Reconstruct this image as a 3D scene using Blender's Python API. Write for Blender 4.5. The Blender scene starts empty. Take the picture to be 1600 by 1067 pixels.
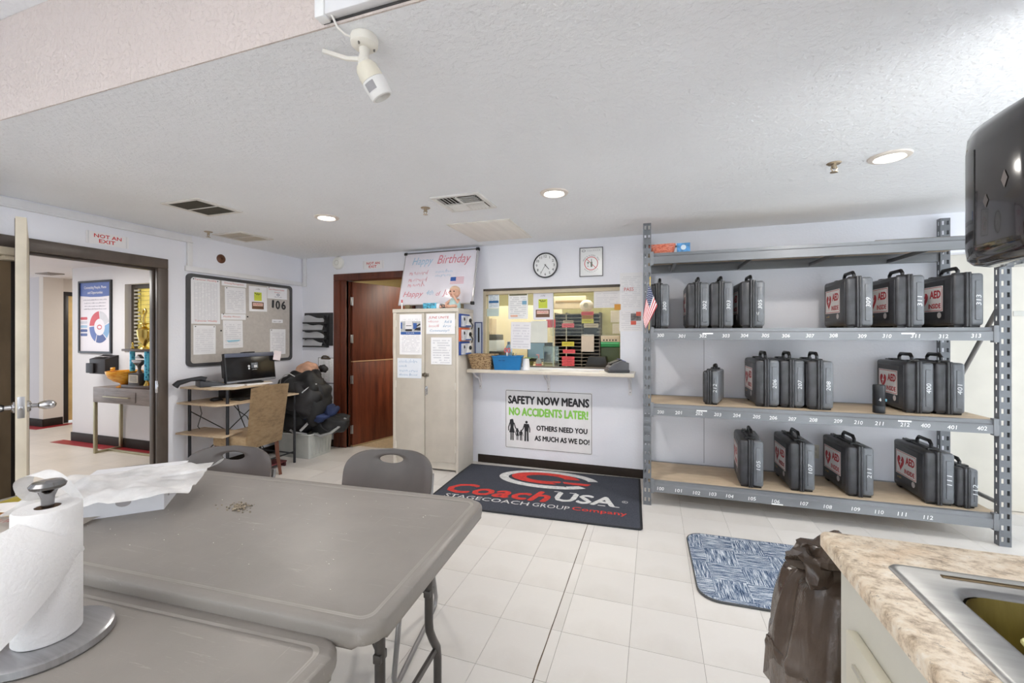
import bpy, bmesh, math, random
from mathutils import Vector, Matrix, noise
random.seed(7)
PI = math.pi
SC = bpy.context.scene
COL = SC.collection

# ------------------------------------------------------------------ camera, world, lights, exposure
cam = bpy.data.cameras.new('camera')
cam.sensor_width = 36.0
cam.lens = 662.2 / 1600 * 36.0
cam.shift_y = -11.8 / 1600
cam.clip_start = 0.02
cam_o = bpy.data.objects.new('camera', cam)
cam_o.location = (0, 0, 1.391)
cam_o.rotation_euler = (PI / 2, 0, math.radians(18.54))
COL.objects.link(cam_o)
SC.camera = cam_o

SC.view_settings.view_transform = 'Standard'
SC.view_settings.look = 'None'
SC.view_settings.exposure = 1.0
SC.view_settings.gamma = 1.0
SC.view_settings.use_curve_mapping = False

w = bpy.data.worlds.new('sky'); SC.world = w
w.use_nodes = True
bg = w.node_tree.nodes['Background']
bg.inputs[0].default_value = (0.82, 0.90, 1.0, 1)
bg.inputs[1].default_value = 1.0


def area(name, loc, rot, sx, sy, power, color=(1, 1, 1)):
    l = bpy.data.lights.new(name, 'AREA'); l.shape = 'RECTANGLE'
    l.size = sx; l.size_y = sy; l.energy = power; l.color = color
    o = bpy.data.objects.new(name, l); o.location = loc; o.rotation_euler = rot
    COL.objects.link(o)
    return o


# daylight through the windows behind the viewer, the right wall and the glazed entrance right of the sink
area('rear_window_daylight', (-1.6, -2.95, 1.5), (PI / 2, 0, PI), 4.6, 1.9, 225, (0.90, 0.955, 1.0))
area('right_window_daylight', (4.9, 2.6, 1.3), (PI / 2, 0, PI / 2), 2.6, 1.9, 26, (0.94, 0.97, 1.0))
area('entrance_daylight', (2.65, .76, 1.25), (PI / 2, 0, PI), 2.4, 2.1, 110, (0.92, 0.965, 1.0))
# unseen fill lamps added near the floor, tilted up to brighten the ceiling
area('rear_upward_fill', (-1.6, -2.9, .55), (PI / 2 + .75, 0, PI), 4.4, .6, 105, (0.97, 0.98, 1.0))
area('entrance_upward_fill', (2.65, .80, .35), (PI / 2 + .8, 0, PI), 2.4, .5, 58, (0.97, 0.98, 1.0))
# the high bay's own ceiling panels behind the viewer
area('rear_ceiling_light', (-1.2, -1.0, 2.77), (0, 0, 0), 3.2, 1.2, 16, (1.0, 0.95, 0.90))
# the hallway's and the office's ceiling panels
area('hallway_ceiling_light', (-6.3, 2.2, 2.20), (0, 0, 0), 1.2, 0.6, 17, (0.98, 0.97, 0.94))
area('hallway_far_light', (-8.0, 4.9, 2.20), (0, 0, 0), 0.6, 0.6, 7, (1.0, 0.95, 0.89))
area('office_ceiling_light', (-1.6, 5.2, 2.31), (0, 0, 0), 2.6, 0.6, 27, (1.0, 0.95, 0.85))
SC.cycles.diffuse_bounces = 8
SC.cycles.max_bounces = 12

# ------------------------------------------------------------------ materials


def lin(c):
    return tuple(((v / 255) / 12.92 if v / 255 <= 0.04045 else ((v / 255 + 0.055) / 1.055) ** 2.4) for v in c) + (1.0,)


class NT:
    def __init__(s, name):
        s.m = bpy.data.materials.new(name); s.m.use_nodes = True
        s.t = s.m.node_tree; s.b = s.t.nodes['Principled BSDF']

    def n(s, kind, **kw):
        x = s.t.nodes.new(kind)
        for k, v in kw.items():
            if k.startswith('i_'):
                x.inputs[k[2:].replace('_', ' ')].default_value = v
            else:
                setattr(x, k, v)
        return x

    def l(s, a, b): s.t.links.new(a, b)

    def coords(s, kind='Object', scale=(1, 1, 1), rot=(0, 0, 0)):
        tc = s.n('ShaderNodeTexCoord'); mp = s.n('ShaderNodeMapping')
        mp.inputs['Scale'].default_value = scale; mp.inputs['Rotation'].default_value = rot
        s.l(tc.outputs[kind], mp.inputs[0]); return mp.outputs[0]

    def noise(s, vec, scale, detail=4, rough=0.55):
        x = s.n('ShaderNodeTexNoise', i_Scale=scale, i_Detail=detail, i_Roughness=rough); s.l(vec, x.inputs['Vector']); return x.outputs['Fac']

    def ramp(s, fac, stops):
        r = s.n('ShaderNodeValToRGB'); e = r.color_ramp.elements
        e[0].position, e[0].color = stops[0]; e[1].position, e[1].color = stops[-1]
        for p, c in stops[1:-1]:
            q = e.new(p); q.color = c
        s.l(fac, r.inputs[0]); return r.outputs[0]

    def math(s, op, a, b=None, c=None):
        x = s.n('ShaderNodeMath', operation=op)
        for i, v in enumerate((a, b, c)):
            if v is None: continue
            if isinstance(v, (int, float)): x.inputs[i].default_value = v
            else: s.l(v, x.inputs[i])
        return x.outputs[0]

    def mix(s, fac, a, b):
        x = s.n('ShaderNodeMix', data_type='RGBA')
        for sock, v in ((x.inputs[0], fac), (x.inputs[6], a), (x.inputs[7], b)):
            if isinstance(v, (int, float, tuple)): sock.default_value = v
            else: s.l(v, sock)
        return x.outputs[2]

    def bump(s, h, strength, dist=0.01):
        b = s.n('ShaderNodeBump', i_Strength=strength, i_Distance=dist); s.l(h, b.inputs['Height']); s.l(b.outputs[0], s.b.inputs['Normal'])


_m = {}


def dark(c, k): return tuple(max(0, v * k) for v in c)


def M(c, rough=0.5, metal=0.0, var=0.06, scale=6.0, bump=0.0, bscale=60.0, emit=0.0, alpha=1.0, stretch=(1, 1, 1), coat=0.0, spec=0.5):
    """plain paint / plastic / metal with slight mottling and optional fine relief"""
    key = (tuple(c), rough, metal, var, scale, bump, bscale, emit, alpha, stretch, coat, spec)
    if key in _m: return _m[key]
    s = NT('surface')
    v = s.coords('Object', stretch)
    f = s.noise(v, scale, 5)
    s.l(s.ramp(f, [(0.3, lin(dark(c, 1 - var))), (0.7, lin(tuple(min(255, q * (1 + var * 0.5)) for q in c)))]), s.b.inputs['Base Color'])
    s.b.inputs['Roughness'].default_value = rough; s.b.inputs['Metallic'].default_value = metal
    s.b.inputs['Coat Weight'].default_value = coat; s.b.inputs['Specular IOR Level'].default_value = spec
    if bump: s.bump(s.noise(v, bscale, 3), bump)
    if emit:
        s.b.inputs['Emission Color'].default_value = lin(c); s.b.inputs['Emission Strength'].default_value = emit
    if alpha < 1: s.b.inputs['Alpha'].default_value = alpha
    _m[key] = s.m
    return s.m


def m_plaster(c, bump=0.35, bscale=38, rough=0.75, spec=0.3):
    s = NT('painted_plaster'); v = s.coords('Object')
    f = s.noise(v, 1.2, 3)
    s.l(s.ramp(f, [(0.3, lin(dark(c, 0.975))), (0.7, lin(c))]), s.b.inputs['Base Color'])
    s.b.inputs['Roughness'].default_value = rough; s.b.inputs['Specular IOR Level'].default_value = spec
    h = s.ramp(s.noise(v, bscale, 3, 0.5), [(0.42, (0, 0, 0, 1)), (0.6, (1, 1, 1, 1))])
    s.bump(h, bump, 0.004)
    return s.m


def m_tile(c=(216, 212, 208)):
    s = NT('vinyl_tile'); v = s.coords('Object', (1, 5, 1))
    oi = s.n('ShaderNodeObjectInfo')
    rnd = s.ramp(oi.outputs['Random'], [(0, lin(dark(c, 0.965))), (1, lin(c))])
    fl = s.ramp(s.noise(v, 22, 4), [(0.62, (0, 0, 0, 1)), (0.72, (1, 1, 1, 1))])
    g = s.coords('Object'); sm = s.noise(g, 2.3, 5)
    col = s.mix(s.math('MULTIPLY', fl, 0.35), rnd, lin((230, 227, 222)))
    col = s.mix(s.ramp(sm, [(0.5, (0, 0, 0, 1)), (0.85, (0.4, 0.4, 0.4, 1))]), col, lin((176, 168, 158)))
    s.l(col, s.b.inputs['Base Color']); s.b.inputs['Roughness'].default_value = 0.42; s.b.inputs['Specular IOR Level'].default_value = 0.4
    s.bump(s.noise(g, 30, 2), 0.05, 0.003)
    return s.m


def m_tilegrid(c, x0=-0.41, y0=1.647, speck=0.0):
    """tiles told apart only by their joints (hallway, office, out of view)"""
    s = NT('vinyl_tile_floor'); tc = s.n('ShaderNodeTexCoord'); sep = s.n('ShaderNodeSeparateXYZ'); s.l(tc.outputs['Object'], sep.inputs[0])
    T = 0.3048
    fx = s.math('FRACT', s.math('DIVIDE', s.math('SUBTRACT', sep.outputs[0], x0 - 40 * T), T))
    fy = s.math('FRACT', s.math('DIVIDE', s.math('SUBTRACT', sep.outputs[1], y0 - 40 * T), T))
    j = s.math('MAXIMUM', s.math('LESS_THAN', fx, 0.008), s.math('LESS_THAN', fy, 0.008))
    n1 = s.noise(tc.outputs['Object'], 3, 5)
    base = s.ramp(n1, [(0.35, lin(dark(c, 0.94))), (0.7, lin(c))])
    if speck:
        base = s.mix(s.ramp(s.noise(tc.outputs['Object'], 90, 2), [(0.5, (0, 0, 0, 1)), (0.62, (speck,) * 3 + (1,))]), base, lin((150, 132, 108)))
    s.l(s.mix(s.math('MULTIPLY', j, 0.5), base, lin((150, 142, 132))), s.b.inputs['Base Color'])
    s.b.inputs['Roughness'].default_value = 0.35
    return s.m


def m_wood(a, b, scale=1.0, axis=2, rough=0.4, coat=0.0, ring=14):
    s = NT('wood'); st = [7 * scale, 7 * scale, 7 * scale]; st[axis] = 0.7 * scale
    v = s.coords('Object', tuple(st))
    f = s.noise(v, 2.2, 8, 0.62)
    g = s.noise(v, ring, 4, 0.6)
    f2 = s.math('ADD', s.math('MULTIPLY', f, 0.75), s.math('MULTIPLY', g, 0.25))
    s.l(s.ramp(f2, [(0.32, lin(a)), (0.66, lin(b))]), s.b.inputs['Base Color'])
    s.b.inputs['Roughness'].default_value = rough; s.b.inputs['Coat Weight'].default_value = coat
    s.bump(g, 0.06, 0.003)
    return s.m


def m_chip(c=(208, 187, 160)):
    s = NT('particle_board'); v = s.coords('Object', (2, 5, 5))
    f = s.noise(v, 3, 9, 0.7); g = s.noise(s.coords('Object', (3, 30, 30)), 4, 4)
    k = s.ramp(s.noise(s.coords('Object', (4, 12, 1)), 3, 3), [(0.74, (0, 0, 0, 1)), (0.8, (1, 1, 1, 1))])
    col = s.ramp(s.math('ADD', s.math('MULTIPLY', f, .7), s.math('MULTIPLY', g, .3)), [(0.3, lin(dark(c, .82))), (0.7, lin(c))])
    s.l(s.mix(s.math('MULTIPLY', k, 0.55), col, lin((120, 98, 74))), s.b.inputs['Base Color']); s.b.inputs['Roughness'].default_value = 0.7
    return s.m


def m_granite():
    s = NT('laminate_granite'); v = s.coords('Object', (1, 1.35, 1), (0, 0, 0.5))
    a = s.noise(v, 24, 9, 0.74); b = s.noise(v, 70, 5, 0.7); c = s.noise(v, 9, 4)
    col = s.ramp(a, [(0.33, lin((132, 112, 90))), (0.43, lin((194, 174, 148))), (0.52, lin((228, 212, 188))), (0.66, lin((240, 231, 216)))])
    col = s.mix(s.ramp(b, [(0.30, (0.85, .85, .85, 1)), (0.40, (0, 0, 0, 1))]), col, lin((96, 84, 74)))
    col = s.mix(s.ramp(c, [(0.55, (0, 0, 0, 1)), (0.75, (0.5, .5, .5, 1))]), col, lin((216, 182, 140)))
    s.l(col, s.b.inputs['Base Color']); s.b.inputs['Roughness'].default_value = 0.45
    return s.m


def m_rug():
    s = NT('woven_rug'); tc = s.n('ShaderNodeTexCoord'); sep = s.n('ShaderNodeSeparateXYZ'); s.l(tc.outputs['Object'], sep.inputs[0])
    X, Y = sep.outputs[0], sep.outputs[1]
    ck = s.math('GREATER_THAN', s.math('FRACT', s.math('MULTIPLY', s.math('ADD', s.math('FLOOR', s.math('MULTIPLY', X, 5.6)), s.math('FLOOR', s.math('MULTIPLY', Y, 5.6))), 0.5)), 0.25)
    va = s.coords('Object', (100, 6, 1)); vb = s.coords('Object', (6, 100, 1))
    na = s.noise(va, 1.6, 4, .7); nb = s.noise(vb, 1.6, 4, .7)
    line = s.math('ADD', s.math('MULTIPLY', na, ck), s.math('MULTIPLY', nb, s.math('SUBTRACT', 1.0, ck)))
    f = s.noise(tc.outputs['Object'], 240, 2, .6)
    t = s.math('ADD', s.math('MULTIPLY', line, 0.80), s.math('MULTIPLY', f, 0.20))
    s.l(s.ramp(t, [(0.38, lin((36, 52, 78))), (0.48, lin((88, 107, 134))), (0.58, lin((206, 212, 220)))]), s.b.inputs['Base Color'])
    s.b.inputs['Roughness'].default_value = 0.95; s.b.inputs['Specular IOR Level'].default_value = 0.1
    s.bump(t, 0.6, 0.006)
    return s.m


def m_carpet(c, c2):
    s = NT('carpet_mat'); v = s.coords('Object')
    f = s.noise(v, 260, 3, .7); g = s.noise(v, 3, 4)
    s.l(s.mix(s.math('MULTIPLY', g, .5), s.ramp(f, [(0.35, lin(c)), (0.65, lin(c2))]), lin(dark(c2, .92))), s.b.inputs['Base Color'])
    s.b.inputs['Roughness'].default_value = 0.95; s.b.inputs['Specular IOR Level'].default_value = 0.08
    s.bump(f, .5, .004)
    return s.m


def m_scratched(c=(146, 140, 134)):
    s = NT('scuffed_plastic'); v = s.coords('Object')
    a = s.noise(s.coords('Object', (3, 40, 10), (0, 0, .6)), 2.5, 6, .75); b = s.noise(s.coords('Object', (40, 3, 10), (0, 0, .2)), 2.5, 6, .75)
    k = s.math('MAXIMUM', s.ramp(a, [(.6, (0, 0, 0, 1)), (.68, (1, 1, 1, 1))]), s.ramp(b, [(.62, (0, 0, 0, 1)), (.74, (1, 1, 1, 1))]))
    m = s.ramp(s.noise(v, 3, 5), [(.4, (0.1, .1, .1, 1)), (.7, (.55, .55, .55, 1))])
    s.l(s.mix(s.math('MULTIPLY', s.math('MULTIPLY', k, m), .9), s.ramp(s.noise(v, 5, 5), [(.3, lin(dark(c, .93))), (.7, lin(c))]), lin((196, 191, 184))), s.b.inputs['Base Color'])
    s.b.inputs['Roughness'].default_value = 0.44
    s.bump(s.noise(v, 180, 2), .10, .002)
    return s.m


def m_suede(c=(178, 152, 118)):
    s = NT('suede'); v = s.coords('Object')
    f = s.noise(v, 9, 6, .7)
    f2 = s.noise(s.coords('Object', (3, 3, 8), (.4, .5, 0)), 6, 5, .7)
    s.l(s.ramp(s.math('ADD', s.math('MULTIPLY', f, .5), s.math('MULTIPLY', f2, .5)), [(.35, lin(dark(c, .78))), (.5, lin(c)), (.66, lin((188, 166, 134)))]), s.b.inputs['Base Color'])
    s.b.inputs['Roughness'].default_value = .95; s.b.inputs['Sheen Weight'].default_value = .25; s.b.inputs['Specular IOR Level'].default_value = .1
    return s.m


def m_wicker(a, b, sc=1.0):
    s = NT('wicker'); v = s.coords('Object', (40 * sc, 40 * sc, 75 * sc))
    f = s.noise(v, 1.4, 2)
    s.l(s.ramp(f, [(.38, lin(a)), (.6, lin(b))]), s.b.inputs['Base Color']); s.b.inputs['Roughness'].default_value = .7
    s.bump(f, .9, .01)
    return s.m


def m_print(base=(240, 240, 242), ink=(150, 152, 160), rows=22, dens=0.6, cols=0, words=16, seed=0.0, mx=0.09):
    """a sheet with small flat print (lines of words, or ruled columns) too small to read"""
    key = ('print', base, ink, rows, dens, cols, words, seed)
    if key in _m: return _m[key]
    s = NT('printed_sheet'); tc = s.n('ShaderNodeTexCoord'); sep = s.n('ShaderNodeSeparateXYZ'); s.l(tc.outputs['Generated'], sep.inputs[0])
    X, Z = sep.outputs[0], sep.outputs[2]
    zr = s.math('MULTIPLY', Z, float(rows)); row = s.math('FLOOR', zr)
    on = s.math('GREATER_THAN', s.math('FRACT', zr), 0.52)
    cb = s.n('ShaderNodeCombineXYZ'); s.l(s.math('MULTIPLY', X, float(words)), cb.inputs[0]); s.l(s.math('MULTIPLY', row, 3.71), cb.inputs[1]); cb.inputs[2].default_value = seed
    wn = s.math('GREATER_THAN', s.noise(cb.outputs[0], 1.0, 2), 0.44)
    k = s.math('MULTIPLY', on, wn)
    if cols:
        k = s.math('MAXIMUM', s.math('MULTIPLY', k, .8), s.math('LESS_THAN', s.math('FRACT', s.math('MULTIPLY', X, float(cols))), .16))
    for q, lo, hi in ((X, mx, 1 - mx), (Z, .06, .9)):
        k = s.math('MULTIPLY', k, s.math('MULTIPLY', s.math('GREATER_THAN', q, lo), s.math('LESS_THAN', q, hi)))
    s.l(s.mix(s.math('MULTIPLY', k, dens), lin(base), lin(ink)), s.b.inputs['Base Color'])
    s.b.inputs['Roughness'].default_value = .6
    _m[key] = s.m
    return s.m


def m_clear(tint=(240, 243, 241), gloss=0.025, rough=0.02):
    """thin clear sheet: mostly straight through, a little mirror"""
    s = NT('clear_pane'); t = s.t
    tr = s.n('ShaderNodeBsdfTransparent'); tr.inputs[0].default_value = lin(tint)
    gl = s.n('ShaderNodeBsdfGlossy'); gl.inputs['Roughness'].default_value = rough
    mx = s.n('ShaderNodeMixShader'); mx.inputs[0].default_value = gloss
    s.l(tr.outputs[0], mx.inputs[1]); s.l(gl.outputs[0], mx.inputs[2])
    s.l(mx.outputs[0], t.nodes['Material Output'].inputs[0])
    return s.m


def m_film(c, rough=.3, alpha=.9, sc=9, b=.6, spec=.5):
    s = NT('plastic_film'); v = s.coords('Object')
    s.l(s.ramp(s.noise(v, sc, 5), [(.3, lin(dark(c, .8))), (.7, lin(c))]), s.b.inputs['Base Color'])
    s.b.inputs['Roughness'].default_value = rough; s.b.inputs['Alpha'].default_value = alpha; s.b.inputs['Specular IOR Level'].default_value = spec
    s.bump(s.noise(s.coords('Object', (1, 1, .35)), sc * 2.2, 5, .6), b, .012)
    return s.m


WHITE = M((240, 240, 240), .5, var=.03)
BLACK = M((22, 22, 24), .45, var=.2)
CHROME = M((205, 205, 208), .18, 1.0, var=.05)
STEEL = M((186, 186, 188), .3, 1.0, var=.06, stretch=(1, 20, 1))
RED = M((200, 52, 56), .6, var=.03)
INK = M((40, 40, 44), .6, var=.05)
PAPER = M((240, 240, 243), .6, var=.02)
BLUEINK = M((104, 150, 190), .6, var=.05)
GLASS = m_clear()

# ------------------------------------------------------------------ mesh builder


class MB:
    def __init__(s): s.bm = bmesh.new()

    def _xf(s, vs, mat):
        if mat is not None: bmesh.ops.transform(s.bm, matrix=mat, verts=vs)

    def box(s, x0, x1, y0, y1, z0, z1, bev=0.0, seg=2, mat=None):
        t = bmesh.new()
        v = [t.verts.new(p) for p in ((x0, y0, z0), (x1, y0, z0), (x1, y1, z0), (x0, y1, z0), (x0, y0, z1), (x1, y0, z1), (x1, y1, z1), (x0, y1, z1))]
        for f in ((3, 2, 1, 0), (4, 5, 6, 7), (0, 1, 5, 4), (1, 2, 6, 5), (2, 3, 7, 6), (3, 0, 4, 7)): t.faces.new([v[i] for i in f])
        if bev: bmesh.ops.bevel(t, geom=t.edges[:], offset=bev, segments=seg, profile=.5, affect='EDGES')
        return s._merge(t, mat)

    def _merge(s, t, mat=None):
        if mat is not None: bmesh.ops.transform(t, matrix=mat, verts=t.verts[:])
        mp = {}
        for v in t.verts: mp[v] = s.bm.verts.new(v.co)
        for f in t.faces:
            try: s.bm.faces.new([mp[v] for v in f.verts])
            except ValueError: pass
        t.free()
        return s

    def tube(s, pts, r, n=8, cap=True, closed=False):
        pts = [Vector(p) for p in pts]
        rs = r if isinstance(r, (list, tuple)) else [r] * len(pts)
        rings = []; up = None; m = len(pts)
        for i, p in enumerate(pts):
            if closed: d = pts[(i + 1) % m] - pts[i - 1]
            else: d = pts[min(i + 1, m - 1)] - pts[max(i - 1, 0)]
            d.normalize()
            if up is None:
                up = Vector((0, 0, 1)) if abs(d.z) < .9 else Vector((1, 0, 0))
            a = d.cross(up)
            if a.length < 1e-6: a = d.cross(Vector((0, 1, 0)))
            a.normalize(); b = a.cross(d); b.normalize(); up = b
            rings.append([s.bm.verts.new(p + (a * math.cos(t) + b * math.sin(t)) * rs[i]) for t in [2 * PI * k / n for k in range(n)]])
        for i in range(m if closed else m - 1):
            A, B = rings[i], rings[(i + 1) % m]
            for k in range(n): s.bm.faces.new((A[k], A[(k + 1) % n], B[(k + 1) % n], B[k]))
        if cap and not closed:
            s.bm.faces.new(rings[0][::-1]); s.bm.faces.new(rings[-1])
        return s

    def lathe(s, prof, n=20, c=(0, 0, 0), mat=None, cap=True):
        t = bmesh.new(); rings = []
        for r, z in prof:
            rings.append([t.verts.new((c[0] + r * math.cos(2 * PI * k / n), c[1] + r * math.sin(2 * PI * k / n), c[2] + z)) for k in range(n)])
        for A, B in zip(rings, rings[1:]):
            for k in range(n): t.faces.new((A[k], A[(k + 1) % n], B[(k + 1) % n], B[k]))
        if cap: t.faces.new(rings[0][::-1]); t.faces.new(rings[-1])
        return s._merge(t, mat)

    def prism(s, poly, z0, z1, mat=None, bev=0.0, seg=2):
        """polygon in xy extruded along z"""
        t = bmesh.new()
        a = [t.verts.new((x, y, z0)) for x, y in poly]; b = [t.verts.new((x, y, z1)) for x, y in poly]
        n = len(poly); lo = t.faces.new(a[::-1]); hi = t.faces.new(b)
        for i in range(n): t.faces.new((a[i], a[(i + 1) % n], b[(i + 1) % n], b[i]))
        if bev:
            ed = [e for e in t.edges if (e.verts[0] in a) == (e.verts[1] in a)]
            bmesh.ops.bevel(t, geom=ed, offset=bev, segments=seg, profile=.5, affect='EDGES')
        return s._merge(t, mat)

    def grid(s, fn, nu, nv, thick=0.0, closed_u=False):
        V = [[s.bm.verts.new(fn(i / nu, j / nv)) for j in range(nv + 1)] for i in range(nu if closed_u else nu + 1)]
        m = len(V); F = []
        for i in range(nu):
            for j in range(nv):
                F.append(s.bm.faces.new((V[i][j], V[(i + 1) % m][j], V[(i + 1) % m][j + 1], V[i][j + 1])))
        if thick:
            bmesh.ops.solidify(s.bm, geom=F, thickness=thick)
        return s

    def ell(s, c, r, n=14, m=9, rough=0.0, seed=0, power=1.0, mat=None):
        """ellipsoid, optionally squarish and lumpy"""
        t = bmesh.new(); bmesh.ops.create_uvsphere(t, u_segments=n, v_segments=m, radius=1.0)
        for v in t.verts:
            p = v.co.copy()
            if power != 1.0: p = Vector([math.copysign(abs(q) ** power, q) for q in p])
            k = 1 + rough * noise.noise(p * 1.7 + Vector((seed, seed * 2.3, 0))) if rough else 1
            v.co = Vector((c[0] + p.x * r[0] * k, c[1] + p.y * r[1] * k, c[2] + p.z * r[2] * k))
        return s._merge(t, mat)

    def add_mesh(s, me, mat):
        t = bmesh.new(); t.from_mesh(me); return s._merge(t, mat)

    def mesh(s, name, mat, smooth=True, angle=0.7):
        bmesh.ops.recalc_face_normals(s.bm, faces=s.bm.faces[:])
        me = bpy.data.meshes.new(name); s.bm.to_mesh(me); s.bm.free()
        me.materials.append(mat)
        if smooth:
            me.polygons.foreach_set('use_smooth', [True] * len(me.polygons)); me.set_sharp_from_angle(angle=angle)
        return me

    def build(s, name, mat, parent=None, loc=(0, 0, 0), rz=0.0, smooth=True, angle=0.7):
        return put(name, s.mesh(name, mat, smooth, angle), parent, loc, rz)


def put(name, me, parent=None, loc=(0, 0, 0), rz=0.0):
    o = bpy.data.objects.new(name, me); COL.objects.link(o)
    o.location = loc; o.rotation_euler = (0, 0, rz)
    if parent is not None: o.parent = parent
    return o


def tag(o, label=None, cat=None, group=None, kind=None):
    if label: o['label'] = label
    if cat: o['category'] = cat
    if group: o['group'] = group
    if kind: o['kind'] = kind
    return o


def thing(name, label, cat, loc=(0, 0, 0), rz=0.0, group=None):
    o = bpy.data.objects.new(name, None); COL.objects.link(o); o.empty_display_size = .05
    o.location = loc; o.rotation_euler = (0, 0, rz)
    return tag(o, label, cat, group)


def struct(o): o['kind'] = 'structure'; return o


def rrect(x0, x1, y0, y1, r, n=5):
    P = []
    for cx, cy, a in ((x1 - r, y1 - r, 0), (x0 + r, y1 - r, PI / 2), (x0 + r, y0 + r, PI), (x1 - r, y0 + r, 1.5 * PI)):
        for k in range(n + 1):
            t = a + PI / 2 * k / n; P.append((cx + r * math.cos(t), cy + r * math.sin(t)))
    return P


def circ(cx, cy, r, n=20, ry=None, a0=0, a1=2 * PI):
    full = abs(a1 - a0 - 2 * PI) < 1e-6
    return [(cx + r * math.cos(a0 + (a1 - a0) * k / n), cy + (ry or r) * math.sin(a0 + (a1 - a0) * k / n)) for k in range(n if full else n + 1)]


# flat drawing (xy, z up) onto a wall face that looks along -y, optionally at rotation rz about z
WALL = Matrix.Rotation(PI / 2, 4, 'X')
FLAT = Matrix.Identity(4)


def onwall(x, y, z, rz=0.0): return Matrix.Translation((x, y, z)) @ Matrix.Rotation(rz, 4, 'Z') @ WALL


_tx = {}


def text_mesh(txt, bold=0.0, shear=0.0, space=1.0, res=2):
    key = (txt, bold, shear, space, res)
    if key in _tx: return _tx[key]
    c = bpy.data.curves.new('lettering', 'FONT'); c.body = txt; c.size = 1; c.offset = bold; c.shear = shear; c.resolution_u = res; c.space_character = space
    c.align_x = 'LEFT'; c.fill_mode = 'FRONT'
    o = bpy.data.objects.new('lettering_source', c); COL.objects.link(o)
    dg = bpy.context.evaluated_depsgraph_get(); dg.update()
    me = bpy.data.meshes.new_from_object(o.evaluated_get(dg))
    bpy.data.objects.remove(o); bpy.data.curves.remove(c)
    xs = [v.co.x for v in me.vertices]; ys = [v.co.y for v in me.vertices]
    cx, cy = (min(xs) + max(xs)) / 2, (min(ys) + max(ys)) / 2
    W, H = max(xs) - min(xs), max(ys) - min(ys)
    for v in me.vertices: v.co = ((v.co.x - cx) / W, (v.co.y - cy) / H, 0)
    _tx[key] = (me, W / H)
    return _tx[key]


def letters(mb, txt, cx, cy, w, h, mat=FLAT, rot=0.0, z=0.0, bold=0.0, shear=0.0, space=1.0):
    """fit txt into a w x h box about (cx,cy) of a flat drawing; h None keeps the font's shape"""
    me, asp = text_mesh(txt, min(bold, 0.0), shear, space)
    if h is None: h = w / asp
    if w is None: w = h * asp
    k = max(bold, 0.0) * h * .9                                       # heavier print: overlaid a hair apart
    for i, (dx, dy) in enumerate(((0, 0), (-k, 0), (k, 0), (0, k), (0, -k)) if k > 0 else ((0, 0),)):
        mb.add_mesh(me, mat @ Matrix.Translation((cx, cy, z + i * .00012)) @ Matrix.Rotation(rot, 4, 'Z') @ Matrix.Translation((dx, dy, 0)) @ Matrix.Diagonal((w - 2 * k, h - 2 * k, 1, 1)))
    return mb


def flat(mb, poly, mat=FLAT, z=0.0):
    f = mb.bm.faces.new([mb.bm.verts.new(mat @ Vector((x, y, z))) for x, y in poly]); return mb


def ring(mb, outer, inner, mat=FLAT, z=0.0, closed=True):
    A = [mb.bm.verts.new(mat @ Vector((x, y, z))) for x, y in outer]; B = [mb.bm.verts.new(mat @ Vector((x, y, z))) for x, y in inner]
    n = len(A)
    for i in range(n if closed else n - 1): mb.bm.faces.new((A[i], A[(i + 1) % n], B[(i + 1) % n], B[i]))
    return mb


def stroke(mb, pts, wd, mat=FLAT, z=0.0):
    L, R = [], []
    for i, p in enumerate(pts):
        a = pts[max(i - 1, 0)]; b = pts[min(i + 1, len(pts) - 1)]
        dx, dy = b[0] - a[0], b[1] - a[1]; q = math.hypot(dx, dy) or 1
        L.append((p[0] - dy / q * wd / 2, p[1] + dx / q * wd / 2)); R.append((p[0] + dy / q * wd / 2, p[1] - dx / q * wd / 2))
    return ring(mb, L, R, mat, z, closed=False)


def scribble(mb, x0, x1, y, h, wd, mat=FLAT, z=0.0, seed=0, words=2):
    """illegible handwriting"""
    rnd = random.Random(seed); L = (x1 - x0) / words
    for k in range(words):
        a = x0 + k * L; n = max(6, int(L * .86 / h * 5)); pts = []
        for i in range(n + 1):
            pts.append((a + L * .86 * i / n + rnd.uniform(-.1, .1) * h, y + (h * (.5 if i % 2 else -.5)) * rnd.uniform(.4, 1) + (h * .6 if rnd.random() < .12 else 0)))
        stroke(mb, pts, wd, mat, z)
    return mb
# ------------------------------------------------------------------ the setting
XL, YB, ZC, YH, ZU = -4.25, 4.27, 2.345, 1.072, 2.79
WALLM = m_plaster((235, 236, 243), .12, 55)
CEILM = m_plaster((240, 242, 245), .45, 42)
HEADM = m_plaster((212, 200, 194), .8, 42, rough=.5, spec=.5)
HALLM = m_plaster((230, 229, 232), .08, 50)
OLIVE = m_plaster((188, 180, 130), .08, 50)
CREAMW = m_plaster((214, 202, 170), .08, 50)


def wall(name, axis, pos, th, a0, a1, z0, z1, mat, holes=()):
    mb = MB()
    def bx(u0, u1, w0, w1):
        if axis == 'y': mb.box(u0, u1, pos, pos + th, w0, w1)
        else: mb.box(pos, pos + th, u0, u1, w0, w1)
    cuts = sorted({a0, a1, *[h[0] for h in holes], *[h[1] for h in holes]})
    for u0, u1 in zip(cuts, cuts[1:]):
        hs = sorted([h for h in holes if h[0] <= u0 + 1e-6 and h[1] >= u1 - 1e-6], key=lambda h: h[2])
        z = z0
        for h in hs:
            if h[2] > z + 1e-6: bx(u0, u1, z, h[2])
            z = h[3]
        if z < z1 - 1e-6: bx(u0, u1, z, z1)
    return struct(mb.build(name, mat, smooth=False))


TILE = m_tile(); T = 0.3048; TX, TY = -0.41, 1.647
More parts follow.
